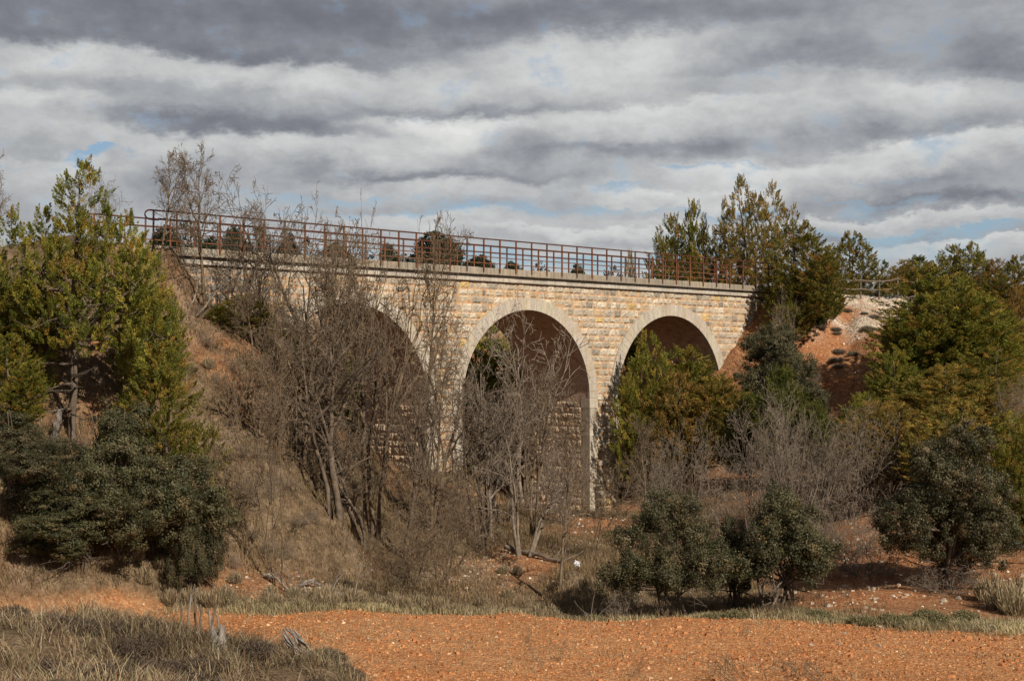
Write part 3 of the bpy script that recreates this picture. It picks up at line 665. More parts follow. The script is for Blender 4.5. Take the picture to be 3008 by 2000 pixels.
def knobs(balls, n, seed, zmin=.55):
    """break big masses up into many small knobs over their surface"""
    q = random.Random(seed); out = [(b[0], b[1], b[2]+b[4]*.25, b[3]-b[4]*.25, b[4]*.75) for b in balls]
    for i in range(n):
        b = q.choice(balls); v = Vector((q.uniform(-1,1), q.uniform(-1,1), q.uniform(-.8,1))).normalized(); rr = b[4]*q.uniform(.70,1.0); s = q.uniform(.22,.46)
        z = (b[2]+b[3])/2+v.z*rr*(b[3]-b[2])/(2*b[4])
        if z-s < zmin-.25: z = zmin+s-.25
        out.append((b[0]+v.x*rr, b[1]+v.y*rr, z-s*.8, z+s*.8, s))
    return out
proto_leafy('oak_wide', 'holm_oak', 41, knobs([ball(0,0,2.6,1.6),ball(-1.7,.2,2.0,1.3),ball(1.7,0,2.0,1.3),ball(-.8,-.9,1.9,1.2),ball(.9,-.9,1.7,1.2),ball(0,.6,3.7,1.0),ball(-2.8,0,1.3,.9,.9),ball(2.8,.1,1.3,.9,.9),ball(-1.4,-1.4,1.0,.8),ball(1.5,-1.4,1.0,.85),ball(0,-1.6,1.2,.9)], 95, 41), 900, 120, .038, OAK, OAKW, 'oak', .16, clr=.22, stems=3, base_sp=.3, dead=8, dead_z=(.2,1.0), dead_l=2.4)
proto_leafy('oak_round', 'holm_oak', 42, knobs([ball(0,0,2.7,1.45),ball(-1.2,0,1.9,1.0),ball(1.3,0,1.9,1.1),ball(.5,.2,3.9,.9),ball(-.5,-.7,3.2,.9),ball(.7,-.8,2.4,1.1),ball(-.6,-.9,1.7,.9),ball(.9,-.6,1.3,.8),ball(1.7,.2,2.7,.8)], 70, 42), 760, 125, .036, OAK, OAKW, 'oak', .13, clr=.20, dead=12, dead_z=(.2,.9), dead_l=1.8)
proto_leafy('oak_loose', 'holm_oak', 43, knobs([ball(-.3,0,3.0,1.0),ball(.9,.1,2.3,.8),ball(-1.5,0,1.9,.95),ball(0,-.5,2.0,1.0),ball(1.6,-.2,1.5,.7),ball(-2.1,-.2,1.2,.7),ball(-.9,-.8,1.4,.75),ball(.5,-.8,1.3,.75)], 55, 43), 600, 115, .036, OAK, OAKW, 'oak', .12, clr=.20, hang=.25, stems=3, base_sp=.5, dead=20, dead_z=(.3,1.2), dead_l=2.0)
proto_leafy('oak_stems', 'holm_oak', 44, knobs([ball(0,0,3.2,.7),ball(.8,0,2.5,.85),ball(-.6,.1,2.0,.8),ball(.3,-.5,1.7,.8),ball(1.1,-.3,1.6,.7),ball(-1.1,0,1.4,.55)], 40, 44), 460, 115, .036, OAK, OAKW, 'oak', .16, clr=.20, hang=.2, stems=6, base_sp=.75, dead=10, dead_z=(.2,1.0), dead_l=1.4)
for i in range(2): proto_leafy('pine%d'%i, 'pine', 51+i, [ball(0,0,4.6,1.9,.9),ball(-1.3,0,3.7,1.2,.8),ball(1.3,.2,3.8,1.3,.8),ball(.2,-.4,6.0,1.1),ball(-.5,.4,2.6,1.2,.7)], 380, 40, .12, DARK, DARKW, 'oak', .2, clr=.34)
proto_leafy('jun_dark', 'pine', 58, jun_lobes(6, 4.6, 8, seed=77), 420, 60, .075, DARK, DARKW, 'con', .16, clr=.40)
proto_bare('bare_tall', 'bare_tree', seed=61, height=6.2, stems=1, spread=.12, gnarl=.19, r0=.155, kids=(12,7,5,4), first=.36)
proto_bare('bare_fork', 'bare_tree', 'bare_dark', seed=62, height=6.5, stems=2, spread=.38, gnarl=.23, r0=.155, kids=(9,6,4,4), first=.36)
proto_bare('bare_clump', 'bare_tree', 'bare_grey', seed=63, height=6.0, stems=4, spread=.45, gnarl=.22, r0=.155, kids=(8,5,4,3), first=.34, base_sp=.5)
proto_bare('bare_wild', 'bare_tree', seed=64, height=5.4, stems=3, spread=.65, gnarl=.28, r0=.155, kids=(8,5,4,3), first=.3, base_sp=.35)
proto_bare('bare_thin', 'bare_sapling', seed=65, height=3.2, stems=3, spread=.35, gnarl=.13, lv=3, r0=.028, kids=(8,6,4), first=.25, base_sp=.2, twig=.007)
proto_bare('bare_bush', 'bare_shrub', 'bare_grey', seed=66, height=2.6, stems=10, spread=1.2, gnarl=.26, lv=3, r0=.03, kids=(7,5,3), first=.15, base_sp=.5, twig=.007)
proto_bare('bare_pale', 'bare_shrub', 'bare_grey', seed=67, height=3.6, stems=9, spread=.6, gnarl=.17, lv=3, r0=.045, kids=(9,6,4), first=.2, base_sp=.4, twig=.007)
proto_bare('snag', 'dead_snag', 'bare_grey', seed=68, height=4.0, stems=1, spread=.2, gnarl=.3, lv=2, r0=.075, kids=(5,3), first=.4)
proto_bare('white_fork', 'bare_tree', 'bare_grey', seed=72, height=3.4, stems=2, spread=.42, gnarl=.2, lv=3, r0=.06, kids=(6,5,3), first=.35, base_sp=.08)
# ------------------------------------------------------------------ trees and shrubs of the photo
J, O_, Bt, Bs = 'juniper', 'holm oak', 'bare tree', 'bare shrub'
put('jun_left', 168, 37.6, 378, 'tall ragged green juniper on the left with dead lower branches and a splintered pale trunk', J, rz=0.0, wD=465)
put('jun0', 10, 38.6, 640, 'green juniper cut by the left edge of the picture behind the tall ragged juniper', J, wD=260)
put('jun2', 25, 36.6, 770, 'dark juniper at the left edge below the tall ragged one', J, wD=130)
put('jun0', 378, 37.3, 790, 'bright green juniper standing between the tall ragged juniper and the slope', J, wD=165, rz=1.0)
put('jun0', 345, 40.8, 660, 'juniper filling the gap right of the tall ragged juniper below the end of the railing', J, wD=130)
put('jun2', 560, 46.2, 680, 'small dark juniper in front of the left end of the masonry wall', J, 'junipers on the left slope', wD=130)
put('jun0', 660, 48.5, 760, 'dark juniper among bare branches below the leftmost arch', J, 'junipers on the left slope', wD=190)
put('jun1', 620, 48, 700, 'olive juniper behind bare branches left of the leftmost arch', J, 'junipers on the left slope', wD=120)
put('oak_wide', 285, 35.2, 935, 'largest dark holm oak at the left edge of the red field', O_, 'holm oaks by the field', wD=450, rz=.3)
put('oak_wide', 30, 35.0, 940, 'dark holm oak cut by the left edge of the picture', O_, 'holm oaks by the field', wD=380, rz=2.2)
put('oak_loose', 455, 35.8, 1120, 'loose right-hand skirt of holm oak beside the largest dark oak', O_, 'holm oaks by the field', wD=150, rz=1.0)
put('oak_round', 200, 34.3, 1120, 'low holm oak in front of the largest dark oak on the left', O_, 'holm oaks by the field', wD=300, rz=4.0)
gl = 'bare locust trees below the viaduct'
put('bare_tall', 480, 45.6, 340, 'tall straight bare tree rising over the left end of the railing', Bt, gl, wD=190)
put('bare_tall', 365, 45.0, 352, 'tall spreading bare tree left of the straight one at the railing end', Bt, gl, wD=170, rz=2.0)
put('bare_thin', 270, 43.6, 415, 'thin bare tree leaning out between the juniper top and the railing loop', Bt, gl, wD=110)
put('bare_tall', -8, 41, 340, 'bare tree at the left edge of the picture with only its twigs in view', Bt, gl, wD=120)
put('white_fork', 438, 44.6, 600, 'small whitish bare tree forking like a Y on the slope below the parapet', Bt, gl, wD=150, rz=.2)
put('bare_fork', 640, 46.5, 405, 'bare tree reaching well above the railing over the left arch', Bt, gl, wD=230)
put('bare_wild', 720, 46, 470, 'bare tree with twigs crossing the railing between left arch and sky', Bt, gl, wD=300)
put('bare_fork', 800, 45, 500, 'dense bare tree in front of the leftmost arch', Bt, gl, wD=270)
put('bare_wild', 860, 44, 560, 'twisted bare tree in front of the right flank of the leftmost arch', Bt, gl, wD=330)
put('bare_tall', 975, 50, 500, 'slim bare tree whose top fans out above the railing left of the middle', Bt, gl, wD=190)
put('bare_fork', 780, 40.3, 640, 'thick leaning bare tree rooted at the grass edge below the leftmost arch', Bt, gl, wD=330, lean=.08)
put('bare_tall', 742, 43, 520, 'straight dark bare trunk behind the thick leaning tree', Bt, gl, wD=230)
put('bare_wild', 690, 42, 700, 'bare tree with a broken hanging limb left of the thick leaning tree', Bt, gl, wD=280)
put('bare_thin', 648, 37.2, 780, 'thin upright bare sapling at the field edge left of the log pile', 'bare sapling', wD=170)
put('bare_wild', 985, 45, 720, 'bare tree reaching toward the left pier of the centre arch', Bt, gl, wD=260)
put('bare_fork', 850, 42, 900, 'low lichen-spotted bare tree with a long orange side branch', Bt, gl, wD=260)
put('bare_wild', 605, 41.5, 800, 'spreading bare tree on the left slope before the red scar', Bt, gl, wD=230)
put('bare_tall', 660, 41, 740, 'upright bare tree left of the trunks below the leftmost arch', Bt, gl, wD=150)
put('bare_tall', 585, 44.5, 640, 'slim bare tree in front of the left wall', Bt, gl, wD=120)
put('bare_fork', 930, 42.5, 800, 'dark forked bare tree between the leftmost arch and the left pier', Bt, gl, wD=200)
put('bare_clump', 1135, 46, 760, 'clump of bare trunks in front of the left half of the centre arch', Bt, gl, wD=260)
put('bare_clump', 1170, 49, 720, 'silvery bare trunks rising highest inside the centre arch', Bt, gl, wD=250)
put('bare_wild', 1235, 47, 850, 'bare tree spreading in front of the right pier of the centre arch', Bt, gl, wD=210)
put('bare_fork', 1110, 44, 850, 'crooked bare tree whose branches cross the left pier of the centre arch', Bt, gl, wD=240)
put('bare_clump', 1205, 43, 900, 'low twiggy bare tree before the orange pier face', Bt, gl, wD=250)
put('bare_tall', 1290, 39.6, 930, 'single slender bare tree leaning right in front of the centre pier', Bt, gl, wD=150, lean=.16)
put('bare_tall', 1478, 50, 960, 'slender bare tree beside the rubble footing of the centre pier', Bt, gl, wD=120)
put('white_fork', 1215, 54, 745, 'silver-white barked bare tree in the centre arch', Bt, gl, wD=190, rz=.4)
gs = 'thin saplings on the stony bank'
for dx, Y, yt, lb in [(905,37,1215,'reddish thin sapling on the verge below the lichen-spotted tree'),(1032,36.3,1150,'tall thin sapling pair on the verge left of centre'),(860,36.5,1230,'low thin sapling left of the reddish one'),
                      (1010,38,1120,'thin sapling behind the sapling pair on the verge'),(1360,44,1060,'thin sapling in front of the foot of the centre pier'),(940,40,1050,'thin sapling on the slope below the left pier')]:
    put('bare_thin', dx, Y, yt, lb, 'bare sapling', gs)
put('jun0', 1125, 69, 735, 'large dark juniper seen through the centre arch', J, wD=210, base=.6)
put('jun2', 1090, 67, 800, 'juniper close behind the left pier seen through the centre arch', J, wD=150)
put('jun2', 1170, 70, 800, 'second juniper seen through the centre arch, right of the large one', J, wD=170, base=1.2)
put('jun0', 880, 68, 780, 'dark juniper glimpsed through the leftmost arch', J, wD=260)
put('jun0', 1110, 66, 880, 'low dark juniper seen at the bottom of the centre arch', J, wD=140)
put('jun0', 1495, 60.6, 768, 'green juniper filling the left half of the right arch', J, wD=115)
put('jun0', 1580, 62.0, 800, 'brownish juniper in the middle of the right arch', J, wD=210)
put('jun1', 1650, 60, 870, 'rusty olive juniper at the right foot of the right arch', J, wD=200)
put('jun1', 1560, 59.8, 860, 'brown-green juniper low in front of the right arch', J, wD=140)
put('jun2', 1455, 74, 770, 'dark juniper behind the viaduct seen at the left edge of the right arch', J, wD=110)
put('oak_round', 1770, 62, 745, 'grey-green holm oak against the wall right of the right arch', O_, wD=220, rz=1.1)
put('oak_round', 1835, 60.5, 805, 'smaller grey-green holm oak on the red slope beside the path of scree', O_, wD=130, rz=2.7)
put('jun0', 1845, 68, 512, 'green juniper overlapping the right end of the viaduct', J, wD=160)
put('jun0', 1822, 67.2, 610, 'bushy juniper hiding the last parapet stone', J, wD=90)
put('jun3', 1895, 69, 580, 'light green juniper just left of the wooden fence', J, wD=90)
put('jun_sparse', 1745, 78, 408, 'tallest sparse brown juniper above the right end of the railing', J, wD=165, rz=0)
put('jun0', 1600, 80, 466, 'pointed juniper behind the railing left of the sparse brown one', J, wD=85)
put('jun0', 1545, 80, 498, 'rounded green juniper leftmost behind the right half of the railing', J, wD=110)
put('jun1', 1655, 79, 525, 'olive juniper between the pointed and the sparse brown junipers', J, wD=140)
put('jun1', 1450, 84, 580, 'small brownish juniper behind the railing', J, wD=40)
put('jun0', 1965, 84, 535, 'round-topped juniper behind the wooden fence', J, wD=110)
put('jun_slim', 2040, 88, 600, 'small pointed juniper on the skyline right of the wooden fence', J, wD=46)
gk = 'junipers on the right-hand slope'
for key, dx, Y, yt, w, lb in [('jun3',2115,84,590,90,'green juniper on the skyline above the slope'),('jun0',2195,80,565,100,'skyline juniper with a pale dead snag before it'),('jun2',2240,79,560,80,'rounded tall skyline juniper right of the snag'),
    ('jun1',2085,82,598,80,'low brownish skyline juniper'),('jun1',2300,76,598,110,'brown juniper on the skyline near the right edge'),('jun0',2350,74,590,110,'juniper on the skyline cut by the right edge'),('jun2',2270,74,640,90,'narrow juniper below the skyline near the right edge'),
    ('jun0',2150,62,608,240,'biggest juniper on the right slope beside the wooden fence'),('jun2',2095,60,700,120,'juniper hanging over the red scree'),('jun0',2200,60,640,230,'wide juniper in the middle of the right slope'),('jun2',2270,60,690,170,'juniper on the right slope next to the bare red patch'),
    ('jun0',2060,56,810,130,'green juniper at the foot of the scree'),('jun1',2190,55,840,230,'olive juniper low on the right slope'),('jun0',2270,56,800,160,'dark juniper left of the bare red patch'),('jun1',2345,66,660,100,'juniper above the bare red patch'),
    ('jun1',2060,48,930,190,'brownish juniper behind the right-hand oak'),('jun1',2210,46,920,240,'large olive juniper behind the right-hand oak'),('jun0',2335,44,950,180,'green juniper at the right edge above the fallen pole'),('jun3',2320,41,1080,150,'low green juniper at the right edge'),
    ('jun1',2010,49,925,150,'brown juniper left of the large olive one behind the right-hand oak'),('jun0',2348,40.5,990,130,'dense green juniper filling the right edge beside the oak'),('jun0',1985,53,905,100,'green juniper at the lower left of the slope beside the scree'),('jun3',1800,54,845,140,'bright green juniper below the grey-green oak'),('jun3',1880,52,925,90,'bright green juniper right of centre slope'),('jun3',1720,56,905,100,'small bright green juniper under the right arch'),('jun1',1990,50,985,110,'small brownish juniper among bare shrubs')]:
    put(key, dx, Y, yt, lb, J, gk, wD=w)
gb = 'bare shrubs right of the viaduct'
for key, dx, Y, yt, w, lb in [('bare_bush',1520,56,990,130,'grey bare shrub at the foot of the right arch'),('bare_bush',1590,53,975,190,'wide grey bare shrub under the brownish junipers'),('bare_bush',1490,54,1060,90,'low bare shrub beside the rubble footing'),
    ('bare_pale',1745,48,925,200,'tall bare shrub with pale stems left of the green juniper'),('bare_pale',1860,46,915,220,'palest bare shrub with long upright stems'),('bare_pale',1960,47,945,200,'bare shrub leaning toward the right-hand oak'),('bare_bush',1700,46,1070,190,'brown bare shrub behind the left of the right oaks'),
    ('bare_bush',1960,42,1130,200,'twiggy bare shrub between the right oaks'),('bare_bush',1820,45,1040,180,'twiggy bare shrub above the many-stemmed oak'),('bare_pale',2330,52,860,70,'bare shrub on the bare red patch at the right edge'),('bare_pale',1870,64,830,50,'small bare shrub on the red scree'),
    ('bare_pale',1805,65,690,70,'bare grey stems under the juniper at the viaduct end'),('bare_bush',1560,45,1090,150,'bare shrub behind the leftmost right-hand oak'),('bare_bush',600,39,1080,150,'grey bare shrub on the grassy slope right of the big oak'),('bare_bush',130,37,1010,200,'fallen tangle of bare twigs at the splintered trunk'),
    ('bare_bush',520,43.4,850,90,'small bare shrub on the red slope'),('bare_pale',1300,50,1010,120,'bare bushy tree before the orange pier')]:
    put(key, dx, Y, yt, lb, Bs, gb, wD=w)
for dx, Y, yt, w, lb in [(545,41.5,1010,60,'small dry shrub on the left slope below the red scar'),(590,42.5,985,55,'small dry shrub on the left slope under the dark junipers'),(525,39.5,1130,60,'dry shrub on the left slope beside the green juniper'),(575,38.3,1215,70,'dry shrub low on the left slope'),(610,40.5,1090,80,'dry shrub on the left slope near the first bare trunks'),(500,42.6,920,45,'dry shrub at the upper rim of the red scar'),(540,37.2,1270,60,'dry shrub at the foot of the left slope'),(640,43,960,110,'tall dry shrub half way down the left slope'),(600,44.5,880,90,'dry shrub between the red scar and the dark juniper'),(660,40,1130,110,'spreading dry shrub at the first bare trunks'),(700,39.3,1190,120,'spreading dry shrub under the thick leaning tree'),(560,40.3,1060,110,'grey dry shrub in the middle of the left slope'),(500,38.6,1150,90,'dry shrub touching the large dark oak'),(640,38.2,1230,90,'dry shrub above the log pile'),(470,43.8,760,60,'dry shrub just below the wall end'),(455,45,700,60,'dry shrub at the corner of wall and slope')]:
    put('bare_bush', dx, Y, yt, lb, Bs, 'dry shrubs on the left slope', wD=w)
put('snag', 2200, 68, 588, 'pale twisted dead snag standing among the skyline junipers', 'dead snag', wD=36)
put('snag', 2300, 64, 640, 'grey dead snag near the right edge among brown junipers', 'dead snag', wD=40)
# right-hand oaks at the field edge
go = 'holm oaks at the right of the field'
put('oak_loose', 1560, 36.0, 1128, 'holm oak with drooping grey twigs, leftmost of the right-hand oaks', O_, go, wD=305, rz=.2, base=-.1)
put('oak_stems', 1800, 36.2, 1120, 'many-stemmed holm oak in the middle of the right-hand oaks', O_, go, wD=220, rz=.5)
put('oak_round', 2170, 36.8, 975, 'tall round holm oak, rightmost of the right-hand oaks', O_, go, wD=290, rz=.1)
put('oak_round', 2215, 37.6, 1040, 'holm oak merging behind the tall round one at the right', O_, go, wD=230, rz=3.0)
put('oak_stems', 1690, 37.5, 1190, 'thin brownish holm oak between the two left right-hand oaks', O_, go, wD=110, rz=2.0)
put('bare_bush', 1990, 39.5, 1230, 'brown thorny thicket between the many-stemmed and the round oak', Bs, wD=210)
put('bare_bush', 1930, 41, 1180, 'grey twigs behind the thorny thicket', Bs, wD=170)
put('bare_bush', 2180, 36.0, 1290, 'low thorny twigs under the tall round oak', Bs, wD=190)
put('bare_bush', 1430, 35.8, 1270, 'low twigs hanging on the stony bank left of the drooping oak', Bs, wD=120)
# background pines above the deck
gpine = 'dark pines beyond the viaduct'
for k, (dx, yt, w, Y, lb) in enumerate([(1010,535,90,96,'tallest dark pine, seen over the deck left of the centre arch'),(965,590,50,100,'low pine just left of the tallest pine'),(895,562,36,98,'narrow dark pine two gaps left of the tallest pine'),(930,585,40,100,'small dark bush of pine between the narrow and the tallest pine'),
    (1100,588,60,104,'rounded pine over the crown of the centre arch'),(1060,600,50,106,'low pine right of the tallest pine'),(1180,602,44,110,'pair-topped pine right of the rounded pine'),(1243,602,34,110,'small round pine over the centre pier'),(1330,608,34,112,'lone small pine left of the right arch'),(1410,612,44,108,'last small pine before the right junipers'),
    (780,560,70,90,'pine behind bare twigs above the leftmost arch'),(700,548,60,88,'pine behind the railing left of the leftmost arch'),(660,540,50,88,'pine half hidden by the bare tree over the left arch'),(600,524,60,86,'pine group top over the left wall'),(545,524,60,86,'pine behind the fourth railing post'),(430,514,90,84,'broad pine behind the railing near its left end'),
    (380,520,70,84,'pine behind the looped railing end'),(850,590,70,95,'flat low pine behind the railing above the left arch'),(480,545,60,86,'low pine under the straight bare tree'),(740,575,60,90,'low pine between two bare trees behind the deck')]):
    put(('pine0','jun_dark','pine1','jun_dark')[k%4], dx, Y, yt, lb, 'pine', gpine, wD=w*1.45)
# ------------------------------------------------------------------ small plants, stones and debris
def hfast(X, Y):   # bilinear lookup in the terrain grid
    X = np.asarray(X); Y = np.asarray(Y); i = np.clip(np.searchsorted(ax, X)-1, 0, nx-2); j = np.clip(np.searchsorted(ay, Y)-1, 0, ny-2)
    fx = (X-ax[i])/(ax[i+1]-ax[i]); fy = (Y-ay[j])/(ay[j+1]-ay[j])
    return (GZ[j,i]*(1-fx)+GZ[j,i+1]*fx)*(1-fy)+(GZ[j+1,i]*(1-fx)+GZ[j+1,i+1]*fx)*fy
def blades(name, X, Y, hgt, pal, palw, w=.006, lean=.5, per=1, sp=.05, clump=None):
    r = rng; X = np.repeat(X, per)+r.normal(0, sp, len(X)*per); Y = np.repeat(Y, per)+r.normal(0, sp, len(Y)*per); n = len(X)
    hh = (np.repeat(hgt, per) if hasattr(hgt, '__len__') else hgt)*(.45+.8*r.random(n)); z = hfast(X, Y)-.02
    a = r.random(n)*2*np.pi; d = np.stack([np.cos(a), np.sin(a)], -1)*(lean*(.25+r.random(n)))[:,None]
    b = np.stack([X, Y, z], -1); wv = np.stack([np.sin(a), -np.cos(a), 0*a], -1)*w
    m = b+np.stack([d[:,0]*hh*.35, d[:,1]*hh*.35, hh*.6], -1); t = b+np.stack([d[:,0]*hh, d[:,1]*hh, hh*.95], -1)
    V = np.stack([b-wv, b+wv, m+wv*.75, m-wv*.75, t+wv*.2, t-wv*.2], 1).reshape(-1, 3); i6 = np.arange(n)[:,None]*6; F = np.concatenate([i6+np.array([0,1,2,3]), i6+np.array([3,2,4,5])])
    cc = pick(r, pal, palw, n)
    if clump is not None: cc = cc*(.65+.7*np.clip(fbm(X, Y, clump, 3, 6)+.5, 0, 1))[:,None]
    me = mesh_np(name, V, F, M['grass'], np.repeat(cc, 6, axis=0)); o = link(name, me); return o
STRAW = [(.44,.35,.21),(.36,.28,.155),(.54,.45,.29),(.24,.19,.11),(.21,.20,.095)]; STW = [3,3,1.6,2,1.3]
TAN = [(.24,.165,.09),(.33,.24,.135),(.17,.115,.066),(.15,.13,.06)]; TNW = [3,2.4,2,1.2]
def scatter(n, x0, x1, y0, y1, f):
    X = rng.uniform(x0, x1, n); Y = rng.uniform(y0, y1, n); k = f(X, Y) > rng.random(n); return X[k], Y[k]
# bank grass in front of the camera
fgm = lambda X, Y: np.clip((hfast(X,Y)-.25)/.6, 0, 1)*(Y < 25.5)*np.clip(fbm(X,Y,.8,3,2)*1.4+.65, 0, 1)
X, Y = scatter(19000, -11, 3, 13.5, 25.5, fgm)
tag(blades('tall_dry_grass', X, Y, .19+.16*np.clip(fbm(X,Y,.7,3,3)+.3,0,1), STRAW+[(.16,.10,.06),(.26,.155,.085)], STW+[2,1.5], .0048, 1.05, 8, .05, .9), 'long straw-coloured grass on the near bank at the lower left', 'grass', None, 'stuff')
# slope grass
def slope_g(X, Y):
    z = hfast(X,Y); s, t = sT(X, Y); fm = field_mask(X, Y)
    return np.clip(1-fm*3, 0, 1)*np.clip(1.05-bare_mask(X,Y)*1.15, .04, 1)*(t < -.2)*(Y > 26)*(X < 9)
X, Y = scatter(42000, -17, 9, 31, 58, slope_g)
tag(blades('slope_grass', X, Y, .14+.20*np.clip(fbm(X,Y,.6,3,5)+.25,0,1), TAN, TNW, .008, .7, 5, .10, .6), 'dry tan grass covering the slopes below the viaduct', 'grass', None, 'stuff')
X, Y = scatter(9000, 6, 26, 29, 66, lambda X, Y: np.clip(1-field_mask(X,Y)*3,0,1)*np.clip(fbm(X,Y,.5,3,1)*1.6+.28,0,1)*(sT(X,Y)[1] < -.5))
tag(blades('right_slope_grass', X, Y, .16, TAN, TNW, .008, .7, 5, .08, .7), 'thin dry grass on the stony ground at the right', 'grass', None, 'stuff')
# verge along the far edge of the field
X = rng.uniform(-16, 19, 12000); Y = field_edge(X)+rng.normal(.45, .40, len(X)); k_ = np.clip(fbm(X, Y, .55, 3, 4)*2.4+.55, .06, 1) > rng.random(len(X)); X = X[k_]; Y = Y[k_]
tag(blades('verge_grass', X, Y, .13+.12*np.clip(fbm(X,Y,.8,3,5)+.2,0,1), STRAW, STW, .007, .7, 6, .07, .8), 'pale grass verge along the far edge of the red field', 'grass', None, 'stuff')
# sparse weeds on the field
X, Y = scatter(3800, -10, 15, 25, 33.5, lambda X, Y: field_mask(X,Y)*np.clip(fbm(X,Y,.9,3,7)*2.2,0,1))
tag(blades('field_weeds', X, Y, .14, [(.42,.33,.20),(.22,.14,.075)], [1.4,1], .0045, .9, 5, .09), 'thin dead weed stalks scattered over the red field', 'weeds', None, 'stuff')
# deck grass tuft strip beyond the slab
ss = rng.uniform(-17, 16, 2600); tt = rng.uniform(.6, 3.4, 2600)
ss = ss[fbm(ss, tt, .5, 3, 2) > -.02]; tt = tt[:len(ss)]
n = len(ss); bx = np.array([tuple(W(a, b, DECK-.02)) for a, b in zip(ss, tt)])
_a = rng.random(n)*6.28; _h = .05+.14*rng.random(n); dv = np.stack([np.cos(_a)*.06, np.sin(_a)*.06, _h], -1); wv = np.stack([np.sin(_a)*.008, -np.cos(_a)*.008, 0*_a], -1)
V = np.stack([bx-wv, bx+wv, bx+dv], 1).reshape(-1,3)
tag(link('deck_grass', mesh_np('deck_grass', V, np.arange(3*n).reshape(n,3), M['grass'], np.repeat(pick(rng, TAN, TNW, n), 3, axis=0))), 'dry grass sprouting along the viaduct deck', 'grass', None, 'stuff')
# stones
def stone_batch(name, X, Y, size, pal, palw, mat, flat=.55, z=None):
    r = rng; n = len(X); base = np.array([(-1,-1,-1),(1,-1,-1),(1,1,-1),(-1,1,-1),(-1,-1,1),(1,-1,1),(1,1,1),(-1,1,1)], float)*np.array([.8,.8,.8])
    v = base[None]*(1+r.normal(0,.22,(n,8,3))); v[:,4:,:2] *= .62
    sc = np.stack([size*(.7+.8*r.random(n)), size*(.7+.5*r.random(n)), size*flat*(.6+.7*r.random(n))], -1); v = v*sc[:,None]*.5
    a = r.random(n)*6.28; c, s = np.cos(a)[:,None], np.sin(a)[:,None]; x = v[...,0]*c-v[...,1]*s; y = v[...,0]*s+v[...,1]*c
    zz = hfast(X, Y) if z is None else z
    V = np.stack([x+X[:,None], y+Y[:,None], v[...,2]+(zz+sc[:,2]*.22)[:,None]], -1).reshape(-1, 3)
    q = np.array([(0,3,2,1),(4,5,6,7),(0,1,5,4),(1,2,6,5),(2,3,7,6),(3,0,4,7)]); F = (q[None]+(np.arange(n)*8)[:,None,None]).reshape(-1,4)
    return link(name, mesh_np(name, V, F, mat, np.repeat(pick(r, pal, palw, n)*(.75+.5*r.random((n,1))), 8, axis=0)))
M['pebble'] = simple('pebble', [(.3,.75),(.7,1.15)], 20, .95, .6, .01, useTint=True)
PEB = [(.49,.215,.080),(.43,.17,.060),(.56,.29,.125),(.36,.14,.052),(.60,.40,.23),(.68,.54,.38),(.28,.16,.09)]; PBW = [4,3.2,2.6,2.4,.7,.18,1.1]
X, Y = scatter(56000, -10, 15.5, 24.2, 35.2, lambda X, Y: field_mask(X,Y)*(.45+.9*np.clip(fbm(X,Y,.7,4,3)+.35,0,1)))
tag(stone_batch('field_gravel', X, Y, .016+.045*rng.random(len(X))**3+.06*(rng.random(len(X))>.985), PEB, PBW, M['pebble']), 'orange gravel strewn over the red field', 'gravel', None, 'stuff')
X, Y = scatter(5200, -10, 15.5, 24.2, 35, lambda X, Y: field_mask(X,Y)*np.clip(fbm(X,Y,.5,4,5)*1.8+.3,0,1))
tag(stone_batch('field_clods', X, Y, .05+.09*rng.random(len(X))**2, [(.40,.165,.062),(.34,.13,.048),(.46,.21,.085)], [2,2,1], M['pebble'], .5), 'clods of dry red soil on the field', 'clods', None, 'stuff')
GRV = [(.52,.44,.33),(.42,.33,.23),(.60,.54,.44),(.46,.25,.12)]; GRW = [3,3,1.5,2.2]
X, Y = scatter(15000, -2, 24, 33, 76, lambda X, Y: np.clip(bare_mask(X,Y)*.5+scree_mask(X,Y)*.9,0,1)*(1-field_mask(X,Y))*(sT(X,Y)[1] < -.6))
tag(stone_batch('slope_scree', X, Y, .05+.10*rng.random(len(X))**2, GRV, GRW, M['pebble']), 'loose pale stones on the banks and the scree slope', 'scree', None, 'stuff')
X, Y = scatter(4000, -8, 0, 34, 46, lambda X, Y: np.clip(bare_mask(X,Y)*.9,0,1)*(1-field_mask(X,Y)))
tag(stone_batch('bank_gravel', X, Y, .04+.07*rng.random(len(X))**2, GRV, GRW, M['pebble']), 'small stones lying on the left slope', 'gravel', None, 'stuff')
